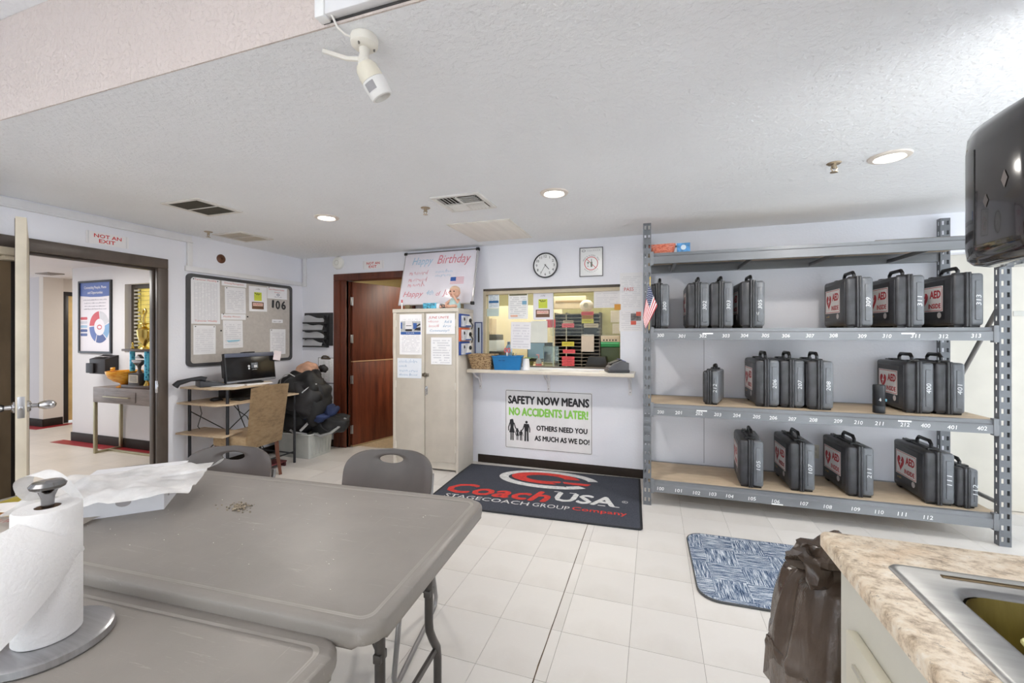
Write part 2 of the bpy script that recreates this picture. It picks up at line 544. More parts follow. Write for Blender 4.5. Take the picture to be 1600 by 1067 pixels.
# floor: base slabs, a joint bed, and the tiles one by one where they can be told apart
fl = MB()
fl.box(-10.5, XL - .06, -3, 7.6, -.08, 0); fl.box(XL - .06, 5.0, YB + .06, 7.6, -.08, 0)
fl.box(XL - .06, 5.0, -3, .73, -.08, 0)
FLOOR = struct(fl.build('floor', m_tilegrid((222, 212, 200)), smooth=False))
bed = MB(); bed.box(XL - .06, 5.0, .73, YB + .06, -.08, -.0025)
bed.build('joint_bed', M((128, 120, 112), .9, var=.2), FLOOR, smooth=False)
_tm = {}
rt = random.Random(3)


def tile(x0, x1, y0, y1):
    g = .0008
    k = (round(x1 - x0, 4), round(y1 - y0, 4))
    if k not in _tm:
        a, b = k[0] / 2 - g, k[1] / 2 - g
        _tm[k] = MB().box(-a, a, -b, b, -.0025, 0).mesh('tile', TILE, smooth=False)
    put('tile', _tm[k], FLOOR, ((x0 + x1) / 2, (y0 + y1) / 2, rt.uniform(-.0003, .0002)))


rest = MB()
for j in range(-3, 9):
    y0, y1 = max(TY + j * T, .73), min(TY + (j + 1) * T, YB + .06)
    if y1 - y0 < .02: continue
    for i in range(-13, 18):
        x0, x1 = max(TX + i * T, XL - .06), min(TX + (i + 1) * T, 5.0)
        if x1 - x0 < .02: continue
        xm, ym = (x0 + x1) / 2, (y0 + y1) / 2
        seen = (-.9 < xm < 1.0 and ym < 1.65) or (ym >= 1.65 and ym > 0.62 * -xm + .25 and xm < .35 + .78 * ym) or (xm > -1.2 and ym >= 1.5 and xm < .6)
        if not seen:
            rest.box(x0 + .0008, x1 - .0008, y0 + .0008, y1 - .0008, -.0025, -.0002); continue
        if i == -1:                                                   # the cracked column of tiles
            tile(x0, x1 - .0512, y0, y1); tile(x1 - .0485, x1, y0, y1)
        else:
            tile(x0, x1, y0, y1)
tag(rest.build('tile_field', TILE, FLOOR, smooth=False), kind='stuff')
# the ragged crack, wider towards the viewer
cr = MB(); L, R = [], []
for k in range(60):
    y = 3.15 - k * .042; wd = .0014 + .0035 * max(0, (2.1 - y)) ** 1.2 * (.4 + abs(noise.noise(Vector((y * 9, 0, 0)))) * 2)
    x = TX - .05 + .004 * noise.noise(Vector((y * 6, 3, 0)))
    L.append((x - wd, y)); R.append((x + wd, y))
ring(cr, L, R, z=.0006, closed=False)
cr.build('crack', M((96, 80, 62), .95, var=.4, scale=60), FLOOR)

# ceilings and the drop between them
struct(MB().box(XL - .12, 5.1, YH, YB + .12, ZC, ZC + .10).build('ceiling', CEILM, smooth=False))
struct(MB().box(XL - .12, 5.1, YH + .001, YH + .10, ZC + .10, ZU).build('trim_1', HEADM, smooth=False))
struct(MB().box(XL - .12, 5.1, YH - .006, YH - .0005, ZC, ZU).build('trim_2', HEADM, smooth=False))
struct(MB().box(XL - .12, 5.1, -3.1, YH + .10, ZU + .001, ZU + .1).build('ceiling_rear', CEILM, smooth=False))

# walls
DO = (-3.565, -2.70, 0, 2.06)                                        # back doorway
WI = (-1.76, -.315, 1.04, 1.872)                                     # service window
WR = (2.215, 3.25, 0, 2.03)                                          # door right of the rack
struct(wall('wall_back', 'y', YB, .12, XL - .12, 5.1, 0, ZC, WALLM, [DO, WI, WR]))
wall('wall_left', 'x', XL - .12, .12, -3.1, YB, 0, ZU, WALLM, [(.84, 2.66, 0, 2.05)])
wall('wall_right', 'x', 5.0, .12, -3.1, YB + .12, 0, ZU, WALLM, [(1.3, 3.9, .4, 2.2)])
wall('wall_rear', 'y', -3.1, .1, XL - .12, 5.12, 0, ZU, WALLM, [(-3.9, .7, .5, 2.5)])
wall('wall_sink', 'x', 1.06, .12, -3.0, 1.56, 0, ZU, WALLM)
wall('wall_entrance', 'y', .60, .1, 1.18, 5.12, 0, ZU, WALLM, [(1.45, 4.6, .05, 2.3)])
# rear and right windows: frames and panes (behind the viewer, they light the room)
for nm, ax in (('window_3', 'rear'), ('window_4', 'right')):
    f = MB()
    if ax == 'rear':
        for x in (-3.9, -2.4, -.85, .65): f.box(x, x + .05, -3.08, -3.03, .5, 2.5)
        f.box(-3.9, .7, -3.08, -3.03, .5, .55); f.box(-3.9, .7, -3.08, -3.03, 2.45, 2.5)
    else:
        for y in (1.3, 2.58, 3.85): f.box(5.02, 5.07, y, y + .05, .4, 2.2)
        f.box(5.02, 5.07, 1.3, 3.9, .4, .45); f.box(5.02, 5.07, 1.3, 3.9, 2.15, 2.2)
    wo = struct(f.build(nm, M((120, 116, 110), .4, .6), smooth=False))
    p = MB()
    if ax == 'rear': p.box(-3.9, .7, -3.06, -3.055, .5, 2.5)
    else: p.box(5.045, 5.05, 1.3, 3.9, .4, 2.2)
    p.build('pane', GLASS, wo, smooth=False)

g5 = MB()
for x in (1.45, 2.5, 3.5, 4.55): g5.box(x, x + .05, .62, .68, .05, 2.3)
g5.box(1.45, 4.6, .62, .68, 2.25, 2.3); g5.box(1.45, 4.6, .62, .68, .05, .2)
w5 = struct(g5.build('window_5', M((120, 116, 110), .4, .6), smooth=False)); MB().box(1.45, 4.6, .645, .65, .05, 2.3).build('pane', GLASS, w5, smooth=False)
# baseboards
BB = M((50, 42, 37), .6, var=.12, spec=.2)
for nm, x0, x1 in (('baseboard_back', -1.82, 2.2), ('baseboard_back_left', XL, -3.72)):
    struct(MB().box(x0, x1, YB - .012, YB, 0, .085, .003).build(nm, BB))
struct(MB().box(XL, XL + .012, 2.78, YB - .02, 0, .085, .003).build('baseboard_left', BB))
# panel joint in the wall behind the rack
struct(MB().box(.434, .438, YB - .0015, YB, .2, 1.35).build('trim_3', M((140, 140, 150), .8), smooth=False))

# ---- left doorway: dark steel frame
FR = M((92, 82, 75), .35, var=.14, scale=9, stretch=(1, 1, .4))
f = MB()
f.box(XL - .13, XL - .013, 2.622, 2.665, 0, 1.985, .004); f.box(XL - .012, XL + .024, 2.60, 2.685, 0, 1.985, .004)
f.box(XL - .012, XL + .024, .79, 2.685, 1.985, 2.075, .004); f.box(XL - .13, XL - .012, .84, 2.665, 1.985, 2.05, .004)
f.box(XL - .13, XL + .022, .79, .87, 0, 1.985, .004)
f.box(XL - .08, XL - .04, .87, 2.60, 1.965, 1.984, .003); f.box(XL - .08, XL - .04, 2.60, 2.621, 0, 1.984, .003)
DF = struct(f.build('door_frame_left', FR))
st = MB(); st.box(XL - .008, XL + .020, 2.596, 2.602, .86, .97, .002); st.box(XL + .012, XL + .028, 2.592, 2.604, .89, .94, .002)
st.build('strike_plate', CHROME, DF)
jb = MB().box(XL - .13, XL + .022, 1.735, 1.775, 0, 1.985, .004).build('jamb', M((60, 56, 55), .35, var=.2), DF)

# second leaf, shut: brown, glossy
d3 = MB().box(XL - .075, XL - .03, .875, 1.73, .01, 1.98, .003)
D3 = struct(d3.build('door_3', M((136, 116, 92), .25, var=.3, scale=2.0, stretch=(1, 1, .5))))
MB().box(XL - .03, XL - .022, 1.70, 1.735, .01, 1.96, .002).build('astragal', M((40, 34, 30), .3, var=.3), D3)
cl = MB(); cl.box(XL + .0, XL + .07, 1.60, 1.735, 1.93, 1.985, .006); cl.box(XL - .03, XL + .05, 1.64, 1.733, 1.90, 1.929, .006)
cl.build('coordinator_bracket', M((206, 192, 168), .45, var=.1), D3)

# open leaf swung into the room, seen on its edge
D1 = thing('door_1', None, None, (XL + .02, 1.75, 0), math.radians(-23.3)); D1['kind'] = 'structure'
MB().box(0.0, .955, -.021, .021, .012, 2.045, .002).build('leaf', M((214, 204, 184), .45, var=.05), D1)
MB().box(.004, .95, -.0235, -.0212, .02, 2.035).build('face_panel', M((66, 56, 48), .25, var=.25, scale=2), D1, smooth=False)
lk = MB(); lk.box(.9545, .9565, -.014, .014, .92, 1.04, .0008)
lk.build('lock_plate', STEEL, D1)
MB().box(.955, .967, -.008, .006, .967, .987, .002).build('latch', CHROME, D1)
for sg, nm in ((-1, 'door_handle'), (1, 'door_handle')):
    h = MB(); R90 = Matrix.Translation((.89, 0, .977)) @ Matrix.Rotation(-sg * PI / 2, 4, 'X')
    h.lathe([(.033, .022), (.033, .030), (.026, .036), (.014, .04), (.012, .062), (.018, .066)], 18, mat=R90)
    h.lathe([(.006, .0), (.018, .006), (.026, .028), (.027, .045), (.022, .062), (.012, .072), (.003, .075)], 18, mat=Matrix.Translation((.89, sg * .062, .977)) @ Matrix.Rotation(-sg * PI / 2, 4, 'X'))
    h.build(nm, CHROME, D1)

# ---- hallway beyond the left doorway
HX = XL - .12
wall('wall_hall_side', 'y', 3.42, .12, -7.2, HX, 0, 2.245, HALLM, [(-6.16, -4.9, 1.165, 2.0)])
wall('wall_hall_far', 'x', -8.86, .12, 3.89, 7.4, 0, 2.245, m_plaster((220, 212, 202), .08, 50), [(4.06, 5.0, 0, 2.02)])
wall('wall_hall_pier', 'y', 3.78, .1, -10.4, -8.766, 0, 2.245, m_plaster((206, 202, 204), .1, 50))
wall('wall_hall_corner', 'x', -8.765, .1, 3.78, 4.01, 0, 2.245, m_plaster((226, 218, 208), .08, 50))
wall('wall_hall_near', 'y', -.2, .1, -10.4, HX, 0, 2.245, HALLM)
wall('wall_hall_end', 'y', 7.4, .1, -10.4, -7.0, 0, 2.245, HALLM)
wall('wall_hall_return', 'x', -7.2, .12, 3.54, 7.4, 0, 2.245, HALLM)
struct(MB().box(-10.5, HX, -.2, 7.5, 2.245, 2.33).build('ceiling_hall', m_plaster((226, 222, 222), .2, 40), smooth=False))
for nm, b in (('baseboard_hall', (-7.212, HX, 3.408, 3.42)), ('baseboard_pier', (-10.4, -8.655, 3.766, 3.78)), ('baseboard_corner', (-8.665, -8.653, 3.78, 4.0))):
    struct(MB().box(*b, 0, .115, .003).build(nm, BB))
RT = m_tilegrid((166, 44, 50), 0, 0)
struct(MB().box(-7.36, HX, 3.27, 3.408, 0, .002).build('trim_4', RT, smooth=False))
rs = MB(); rs.box(-10.4, -8.50, 3.63, 3.766, 0, .002); rs.box(-8.653, -8.50, 3.766, 4.8, 0, .002)
struct(rs.build('trim_5', RT, smooth=False))
d4 = MB(); d4.box(-8.87, -8.73, 4.03, 4.10, 0, 1.99, .003); d4.box(-8.87, -8.73, 4.03, 5.02, 1.99, 2.05, .003); d4.box(-8.87, -8.73, 4.96, 5.02, 0, 1.99, .003)
d4o = struct(d4.build('door_4', M((40, 35, 32), .4, var=.1)))
MB().box(-8.80, -8.76, 4.10, 4.96, .03, 1.99).build('leaf', M((218, 186, 124), .5, var=.1), d4o, smooth=False)
# hallway window: dark frame, mesh screen given a glow in place of the lit olive room
wf = MB(); wf.box(-6.16, -4.9, 3.49, 3.53, 1.95, 2.0); wf.box(-6.16, -6.09, 3.49, 3.53, 1.2, 1.95); wf.box(-6.16, -4.9, 3.49, 3.53, 1.165, 1.2)
W2 = struct(wf.build('window_2', M((70, 62, 52), .5), smooth=False))
wg = MB()
for k in range(14): wg.box(-6.09, -4.9, 3.495, 3.499, 1.22 + k * .053, 1.223 + k * .053)
for k in range(6): wg.box(-6.0 + k * .17, -5.997 + k * .17, 3.496, 3.50, 1.2, 1.95)
wg.build('grid', M((96, 88, 54), .5), W2, smooth=False)
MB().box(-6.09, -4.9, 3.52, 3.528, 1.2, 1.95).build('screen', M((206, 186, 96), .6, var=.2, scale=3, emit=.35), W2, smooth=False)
bl = MB()
for k in range(16): bl.box(-6.09, -6.01 + .03 * math.sin(k), 3.478, 3.492, 1.24 + k * .045, 1.262 + k * .045)
bl.build('blind', M((176, 172, 158), .5, var=.2), W2, smooth=False)
# hall ceiling fittings
for k, (x, y) in enumerate(((-6.12, 2.72), (-8.09, 3.6))):
    g = MB(); g.box(-.15, .15, -.09, .09, -.012, 0, .003)
    for i in range(7): g.box(-.13, .13, -.075 + i * .022, -.068 + i * .022, -.016, -.012)
    go = g.build('hallway_vent', M((150, 140, 132), .5), None, (x, y, 2.245))
    tag(go, ('ceiling vent of the hallway nearer the doorway', 'ceiling vent deep in the hallway by the corner')[k], 'vent')
hl = thing('hallway_light', 'lit white ceiling panel in the hallway seen under the door head', 'ceiling light', (-5.72, 2.9, 2.245))
MB().box(-.16, .16, -.06, .06, -.012, 0, .003).build('frame', WHITE, hl)
MB().box(-.14, .14, -.045, .045, -.016, -.011).build('diffuser', M((255, 250, 240), .4, emit=3.0), hl, smooth=False)

# ---- back doorway: red-brown frame, dutch leaf swung into the office
WD = m_wood((60, 27, 18), (112, 56, 36), 1.0, 2, .42, .0)
f = MB()
f.box(-3.745, -3.65, YB - .022, YB, 0, 2.045, .005); f.box(-3.745, -2.6, YB - .022, YB, 2.045, 2.125, .005); f.box(-2.66, -2.6, YB - .022, YB, 0, 2.045, .005)
f.box(-3.65, -3.565, YB - .012, YB + .13, 0, 2.045, .003); f.box(-3.565, -3.552, YB + .03, YB + .06, 0, 2.03, .002)
f.box(-3.65, -2.65, YB, YB + .13, 2.045, 2.07, .003); f.box(-2.705, -2.66, YB - .012, YB + .13, 0, 2.045, .003)
struct(f.build('door_frame_back', WD))
D2 = thing('door_2', None, None, (-3.53, YB + .05, 0), math.radians(74)); D2['kind'] = 'structure'
MB().box(.0, .86, -.02, .02, 1.056, 2.03, .003).build('upper_leaf', WD, D2)
MB().box(.0, .86, -.02, .02, .02, 1.046, .003).build('lower_leaf', m_wood((66, 28, 18), (122, 60, 36), 1.0, 2, .42, .0), D2)
MB().box(.0, .86, -.026, .021, 1.044, 1.058, .002).build('meeting_strip', M((176, 140, 104), .5), D2)
MB().box(.0, .86, -.022, .022, .008, .02).build('bottom_sweep', M((176, 150, 112), .5), D2, smooth=False)
for z in (.22, .83, 1.33, 1.79):
    h = MB(); h.box(-.032, .0, -.024, -.018, z - .05, z + .05, .001); h.tube([(-.006, -.027, z - .052), (-.006, -.027, z + .052)], .008, 8)
    h.build('hinge', STEEL, D2)

# ---- office beyond the service window
wall('wall_office_back', 'y', 6.3, .1, -4.4, 1.3, 0, ZC, OLIVE)
wall('wall_office_left', 'x', -4.2, .1, YB + .12, 6.3, 0, ZC, CREAMW)
wall('wall_office_right', 'x', .9, .1, YB + .12, 6.3, 0, ZC, OLIVE)
wall('wall_office_panel', 'y', 5.55, .06, -2.6, -1.16, 0, 1.78, CREAMW)
struct(MB().box(-4.3, 1.1, YB + .12, 6.4, ZC, ZC + .08).build('ceiling_office', m_plaster((226, 214, 184), .1, 40), smooth=False))
struct(MB().box(-4.1, -2.0, YB + .125, 6.29, .0, .003).build('floor_office', m_tilegrid((206, 184, 150), speck=.8), smooth=False))

# service window: white reveal, dark head track, two sliding panes
wt = MB(); wt.box(WI[0], WI[1], YB - .006, YB + .06, WI[3] - .018, WI[3] + .006, .002); wt.box(WI[0], WI[1], YB + .03, YB + .09, WI[2], WI[2] + .012, .002)
W1 = struct(wt.build('window_1', M((84, 74, 64), .5, var=.25)))
MB().box(WI[0] - .001, WI[0] + .028, YB - .004, YB + .10, WI[2], WI[3], .002).build('side_track', M((196, 184, 158), .5), W1)
MB().box(WI[0] + .02, WI[1], YB + .004, YB + .09, WI[3] - .055, WI[3] - .018, .002).build('head_channel', M((206, 192, 166), .5), W1)
MB().box(WI[0] + .02, -.99, YB + .038, YB + .043, WI[2] + .012, WI[3] - .05).build('pane', GLASS, W1, smooth=False)
MB().box(-1.03, WI[1], YB + .062, YB + .067, WI[2] + .33, WI[3] - .05).build('pane', GLASS, W1, smooth=False)
MB().box(-.997, -.989, YB + .036, YB + .046, WI[2] + .012, WI[3] - .05).build('pane_edge', M((170, 186, 176), .3, alpha=.6), W1, smooth=False)

# door right of the rack
d5 = struct(MB().box(2.215, 3.25, YB + .115, YB + .155, .006, 2.03, .002).build('door_5', M((214, 209, 198), .5, var=.02)))
MB().box(2.66, 2.82, YB + .111, YB + .115, 1.53, 1.57, .001).build('door_plate', M((196, 194, 188), .4, .3), d5)

# ---- surface raceways
RW = M((228, 228, 230), .5, var=.03)
r = MB(); r.box(XL, XL + .016, -1.0, 2.90, 2.284, 2.335, .003); r.box(XL, XL + .03, -1.0, 2.905, 2.268, 2.284, .004)
r.box(XL, XL + .022, 2.855, 2.905, 2.045, 2.268, .004); r.box(XL, XL + .022, 2.84, YB, 1.995, 2.045, .004)
tag(r.build('cable_raceway', RW), 'white cable raceway above the left doorway stepping down over the notice board', 'raceway')
r = MB(); r.box(XL + .02, XL + .075, YB - .022, YB, 2.04, ZC, .004); r.box(XL, XL + .075, YB - .024, YB, 1.99, 2.04, .004)
tag(r.build('cable_raceway', RW), 'short upright white cable raceway in the far left corner', 'raceway')
rc = thing('cable_raceway', 'white cable raceway on the face of the ceiling drop, feeding the security camera', 'raceway', (-.975, YH - .006, 2.356))
MB().box(0, 5.5, -.03, 0, .004, .062, .004).build('cover', RW, rc)
MB().box(-.006, .03, -.036, 0, -.004, .068, .005).build('end_cap', M((236, 236, 236), .5), rc)
MB().box(.0, 5.5, -.003, 0, -.003, .004).build('base_strip', M((60, 58, 58), .6), rc, smooth=False)
# ------------------------------------------------------------------ steel rack with its cases
RACK = thing('storage_rack', 'grey steel storage rack with four numbered shelves along the back wall', 'shelf', (-.055, 3.62, 0), math.radians(.75))
GREY = M((112, 115, 120), .42, .25, var=.12, scale=5)
GREYB = M((126, 128, 132), .4, .25, var=.14, scale=4, stretch=(.3, 1, 1))
CHIP = m_chip()


def upright(w, h, depth, side):
    """slotted post: plates with real slots; w wide face to the front, flange to one side"""
    mb = MB(); pitch = .0762; sl = .014
    def plate(x0, x1, mapf, cols):
        xs = sorted([x0, x1] + [c + d for c in cols for d in (-sl / 2, sl / 2)])
        for a, b in zip(xs, xs[1:]):
            hole = any(abs((a + b) / 2 - c) < sl / 2 for c in cols)
            if not hole: mapf(a, b, 0, h)
            else:
                z = 0; k = 0
                while z < h:
                    z1 = min(k * pitch + .03, h); mapf(a, b, z, z1); z = k * pitch + .03 + .032; k += 1
    plate(0, w, lambda a, b, c, d: mb.box(a, b, 0, .003, c, d), (w * .27, w * .74))
    sx = w if side > 0 else 0
    plate(.003, depth, lambda a, b, c, d: mb.box(sx - .003 if side > 0 else 0, sx if side > 0 else .003, a, b, c, d), (depth * .6,))
    sx = 0 if side > 0 else w
    mb.box(sx if side > 0 else sx - .003, sx + .003 if side > 0 else sx, .003, depth, 0, h)
    return mb


RW_, RD = 2.225, .60
for x, y in ((-.03, 0), (RW_ - .025, 0), (-.03, RD - .05), (RW_ - .045, RD - .05)):
    upright(.062, 2.293, .045, 1 if x < 1 else -1).build('upright', GREY, RACK, (x, y, 0), smooth=False)
NUM = M((238, 238, 238), .7, var=.05)
LV = [(.20, ['100', '101', '102', '103', '104', '105', '106', '107', '108', '109', '110', '111', '112']),
      (.822, ['200', '201', '202', '203', '204', '205', '206', '207', '208', '209', '210', '211', '212', '400', '401', '402']),
      (1.435, ['300', '301', '302', '303', '304', '305', '306', '307', '308', '309', '310', '311', '312', '313']),
      (2.047, [])]
# where each number sits along its beam (metres)
NX = {.20: [0.104, 0.239, 0.371, 0.488, 0.607, 0.76, 0.917, 1.101, 1.247, 1.416, 1.553, 1.683, 1.827],
      .822: [0.104, 0.239, 0.389, 0.522, 0.655, 0.79, 0.9, 1.024, 1.157, 1.309, 1.431, 1.553, 1.698, 1.813, 1.956, 2.111],
      1.435: [0.104, 0.263, 0.417, 0.58, 0.708, 0.849, 0.983, 1.137, 1.282, 1.454, 1.597, 1.757, 1.909, 2.081]}
for z, nums in LV:
    for y, sg in ((0.0, 1), (RD - .005, -1)):
        mb = MB()
        P = [(.0, -.088), (.0, -.03), (.012, -.022), (.012, 0.0), (.045, 0.0), (.045, -.018), (.03, -.03), (.03, -.088)]
        m = Matrix.Translation((.032, y if sg > 0 else y, z)) @ Matrix(((0, 0, 1, 0), (sg, 0, 0, 0), (0, 1, 0, 0), (0, 0, 0, 1)))
        mb.prism(P, 0, RW_ - .057, m)
        if sg > 0:
            for xx in (.03, RW_ - .05):
                mb.box(xx - .004, xx + .022, -.004, .03, z - .10, z + .012, .002)
        be = mb.build('beam', GREYB, RACK)
        if sg > 0 and nums:
            rd = random.Random(int(z * 100))
            for k, s_ in enumerate(nums):
                X = NX[z][k]
                t = MB(); letters(t, s_, X, z - .058 + rd.uniform(-.003, .003), .052, .027, onwall(0, -.0012, 0), rot=rd.uniform(-.06, .06), bold=.012, shear=.12)
                if s_ in ('106', '202', '212', '302', '311'):
                    dx, dz = {'106': (.01, -.026), '202': (.02, .022), '212': (0, .022), '302': (.035, .015), '311': (-.04, .015)}[s_]
                    flat(t, [(X - .038 + dx, z - .061 + dz), (X + .038 + dx, z - .061 + dz), (X + .038 + dx, z - .051 + dz), (X - .038 + dx, z - .051 + dz)], onwall(0, -.0013, 0))
                t.build('shelf_number', NUM, be)
    sh = MB().box(.0, RW_ - .01, .018, RD - .02, z - .016, z - .0005)
    sh.build('shelf_board', CHIP, RACK, smooth=False)
for x in (.22, .78, 1.32, 1.86):
    t_ = MB(); t_.box(x - .014, x + .014, .03, RD - .03, 1.975, 1.99, .002); t_.box(x - .014, x - .010, .03, RD - .03, 1.96, 1.99)
    t_.build('tie_bar', GREYB, RACK, smooth=False)
for a, b in (((RW_ - .01, .03, 1.57), (RW_ - .02, RD - .03, .80)), ((RW_ - .01, .03, .275), (RW_ - .02, RD - .03, .275)),
             ((.0, .03, 1.57), (.0, RD - .03, .80)), ((.0, .03, .275), (.0, RD - .03, .275))):
    MB().tube([a, b], .014, 10).build('brace', M((132, 130, 128), .4, .3), RACK)

# ---- equipment cases: one of each kind, then copies with their own number and label
CB = M((110, 113, 118), .36, var=.12, scale=12)          # body, chalky dark grey
CL = M((60, 60, 63), .36, var=.22, scale=14)           # lid and rim, darker
CD = M((34, 34, 37), .35, var=.2)
LBL = M((232, 228, 226), .5, var=.02)
LRED = M((186, 44, 52), .55, var=.06)
_case = {}


def case_meshes(kind):
    if kind in _case: return _case[kind]
    W_, D_, H_ = (.165, .45, .365) if kind == 'big' else (.115, .36, .27)
    f0 = .012; w2 = W_ / 2; r = .02 if kind == 'big' else .015
    P = {}
    b = MB(); b.box(.008, w2, .012, D_ - .012, f0, H_, r, 3); b.box(.03, w2 - .016, .004, .02, .05, H_ - .05, .006)
    P['body'] = b.mesh('body', CB)
    b = MB(); b.box(-w2, -.012, .012, D_ - .012, f0, H_, r, 3)
    b.box(-w2 - .003, -w2 + .01, .035, D_ - .035, .03, H_ - .025, .003)
    P['lid'] = b.mesh('lid', CL)
    b = MB()
    for x in (-.015, .001):
        b.box(x - .006, x + .008, .002, D_ - .002, f0 - .008, H_ + .008, .005, 2)
    P['rim'] = b.mesh('rim', CL)
    k = 0
    for y in (.05, D_ - .07):
        for xa, xb in ((-w2 + .012, -.02), (.012, w2 - .012)):
            P['foot%d' % k] = MB().box(xa, xb, y - .02, y + .04, 0, .02, .004).mesh('foot', CD); k += 1
    h = MB(); c = D_ / 2; L = .085 if kind == 'big' else .06; hh = .052 if kind == 'big' else .04
    h.tube([(.012, c - L, H_ - .004), (.012, c - L, H_ + hh * .6), (.012, c - L + .022, H_ + hh), (.012, c + L - .022, H_ + hh), (.012, c + L, H_ + hh * .6), (.012, c + L, H_ - .004)], [.011, .0115, .013, .013, .0115, .011], 8)
    P['handle'] = h.mesh('handle', CD)
    for k, y in enumerate((c - L - .055, c + L + .02)):
        P['latch%d' % k] = MB().box(-.035, .035, y, y + .04, H_ - .012, H_ + .014, .004).mesh('latch', CD)
    return _case.setdefault(kind, (P, (W_, D_, H_)))


def label_meshes():
    if 'lab' in _case: return _case['lab']
    x = -.165 / 2 - .0036
    Mx = onwall(x, 0, 0, -PI / 2)      # drawing x runs along -y of the case
    def at(y): return -y
    b = MB(); b.box(x + .0002, x + .002, .095, .40, .055, .33); back = b.mesh('label_panel', M((38, 37, 39), .35, var=.12), False)
    b = MB(); b.box(x - .0008, x + .0004, .115, .385, .115, .295); plate = b.mesh('label', LBL, False)
    t = MB(); Mz = onwall(x - .0011, 0, 0, -PI / 2)
    o = rrect(at(.380), at(.120), .12, .29, .004, 2); i = rrect(at(.376), at(.124), .124, .286, .003, 2); ring(t, o, i, Mz)
    hx, hz, s = at(.318), .207, .052                                   # heart, a bolt left white in it
    H = []
    for k in range(28):
        a = 2 * PI * k / 28
        H.append((hx + s * .9 * (16 * math.sin(a) ** 3) / 16, hz + s * 1.15 * (13 * math.cos(a) - 5 * math.cos(2 * a) - 2 * math.cos(3 * a) - math.cos(4 * a)) / 15))
    flat(t, H, Mz)
    letters(t, 'AED', at(.192), .238, .118, .058, Mz, bold=.06)
    letters(t, 'INSIDE', at(.20), .155, .132, .036, Mz, bold=.06)
    red = t.mesh('lettering', LRED, False)
    t = MB(); B = onwall(x - .0015, 0, 0, -PI / 2)
    flat(t, [(hx + .006, hz + .04), (hx - .020, hz - .004), (hx - .004, hz - .002), (hx - .010, hz - .034), (hx + .018, hz + .010), (hx + .002, hz + .009), (hx + .018, hz + .04)], B)
    bolt = t.mesh('bolt', LBL, False)
    t = MB(); flat(t, circ(at(.15), .088, .021, 18), Mz); ring(t, circ(at(.15), .088, .021, 18), circ(at(.15), .088, .0185, 18), B)
    badge = t.mesh('badge', M((196, 190, 190), .5), False)
    t = MB(); flat(t, [(at(.36), .083), (at(.345), .083), (at(.345), .094), (at(.36), .094)], Mz); letters(t, 'alarm', at(.318), .088, .04, .010, Mz)
    maker = MB(); scribble(maker, at(.365), at(.30), .088, .012, .003, Mz, seed=4, words=1)
    mk = maker.mesh('maker_mark', M((206, 160, 60), .5), False); t.bm.free()
    return _case.setdefault('lab', (back, plate, red, bolt, badge, mk))


def case(number, x, y, z, label, aed=True, kind='big', rz=0.0, flip=False, scrib=False):
    P, (W_, D_, H_) = case_meshes(kind)
    o = thing('equipment_case', label, 'case', (x, y, z), rz + (PI if flip else 0), 'hard equipment cases on the rack')
    kids = {n: put(n.rstrip('0123456789'), me, o) for n, me in P.items()}
    t = MB(); yy = .0028 if kind == 'big' else .003
    if number:
        m = onwall(.045 if kind == 'big' else .034, yy, 0)
        letters(t, number, 0, H_ * .5, .07, .027, m, rot=PI / 2, bold=-.006, shear=.1)
        if scrib: q = MB(); scribble(q, -.024, -.004, H_ * .30, .03, .003, m, seed=2, words=1); q.build('scrawl', NUM, kids['body'])
        tag(t.build('number', M((232, 234, 236), .6), kids['body']), 'white hand-written number')
    if aed:
        b, p, r_, bo, ba, mk = label_meshes()
        put('label_panel', b, kids['lid']); pl = put('label', p, o); put('lettering', r_, pl); put('bolt', bo, pl)
        put('badge', ba, kids['lid']); put('maker_mark', mk, kids['lid'])
        tag(pl, 'white label with red heart and lettering')
    return o


S3, S2, S1 = 1.4355, .8225, .2005
case('300', .035, 3.66, S3, 'dark hard case numbered 300 beside the small flag on the upper shelf', rz=.01)
case('302', .334, 3.67, S3, 'dark hard case numbered 302 on the upper shelf, left of its twin 303', rz=.002)
case('303', .505, 3.67, S3, 'dark hard case numbered 303 on the upper shelf, close against 302', rz=.0)
case('305', .722, 3.67, S3, 'dark hard case 305 with a white scrawl, alone in mid upper shelf', rz=.02, scrib=True)
case('309', 1.400, 3.665, S3, 'dark hard case 309, leftmost of the three with big heart labels on the upper shelf', rz=.0)
case('311', 1.694, 3.665, S3, 'dark hard case 311, middle one of the three with heart labels on the upper shelf', rz=.02)
case('313', 2.008, 3.665, S3, 'dark hard case 313, at the right end of the upper shelf', rz=.035)
case('212', .425, 3.72, S2, 'small grey case alone near the left end of the middle shelf', aed=False, kind='small', rz=-.26)
case('206', .834, 3.735, S2, 'dark hard case numbered 206 with red heart label on the middle shelf', rz=.0)
case('207', 1.006, 3.750, S2, 'dark hard case numbered 207 squeezed between 206 and 208 on the middle shelf', rz=.0)
case('208', 1.178, 3.715, S2, 'dark hard case numbered 208, right of 207 on the middle shelf', rz=-.01)
case('400', 1.796, 3.775, S2, 'dark hard case numbered 400 with red heart label behind the black flask', rz=.0)
case('401', 1.968, 3.775, S2, 'dark hard case numbered 401, right end of the middle shelf', rz=.0)
case('105', .712, 3.68, S1, 'dark hard case numbered 105, leftmost on the bottom shelf', rz=-.07)
case('107', 1.062, 3.71, S1, 'dark hard case numbered 107, second from the left on the bottom shelf', rz=.03)
case('211', 1.428, 3.715, S1, 'dark hard case with faint number 211 and red heart label, middle of the bottom shelf', rz=.06)
case('111', 1.880, 3.715, S1, 'dark hard case numbered 111 with red heart label, right part of the bottom shelf', rz=-.003)
case('112', 2.027, 3.71, S1, 'smaller grey case numbered 112 at the right end of the bottom shelf', aed=False, kind='small', rz=.02)

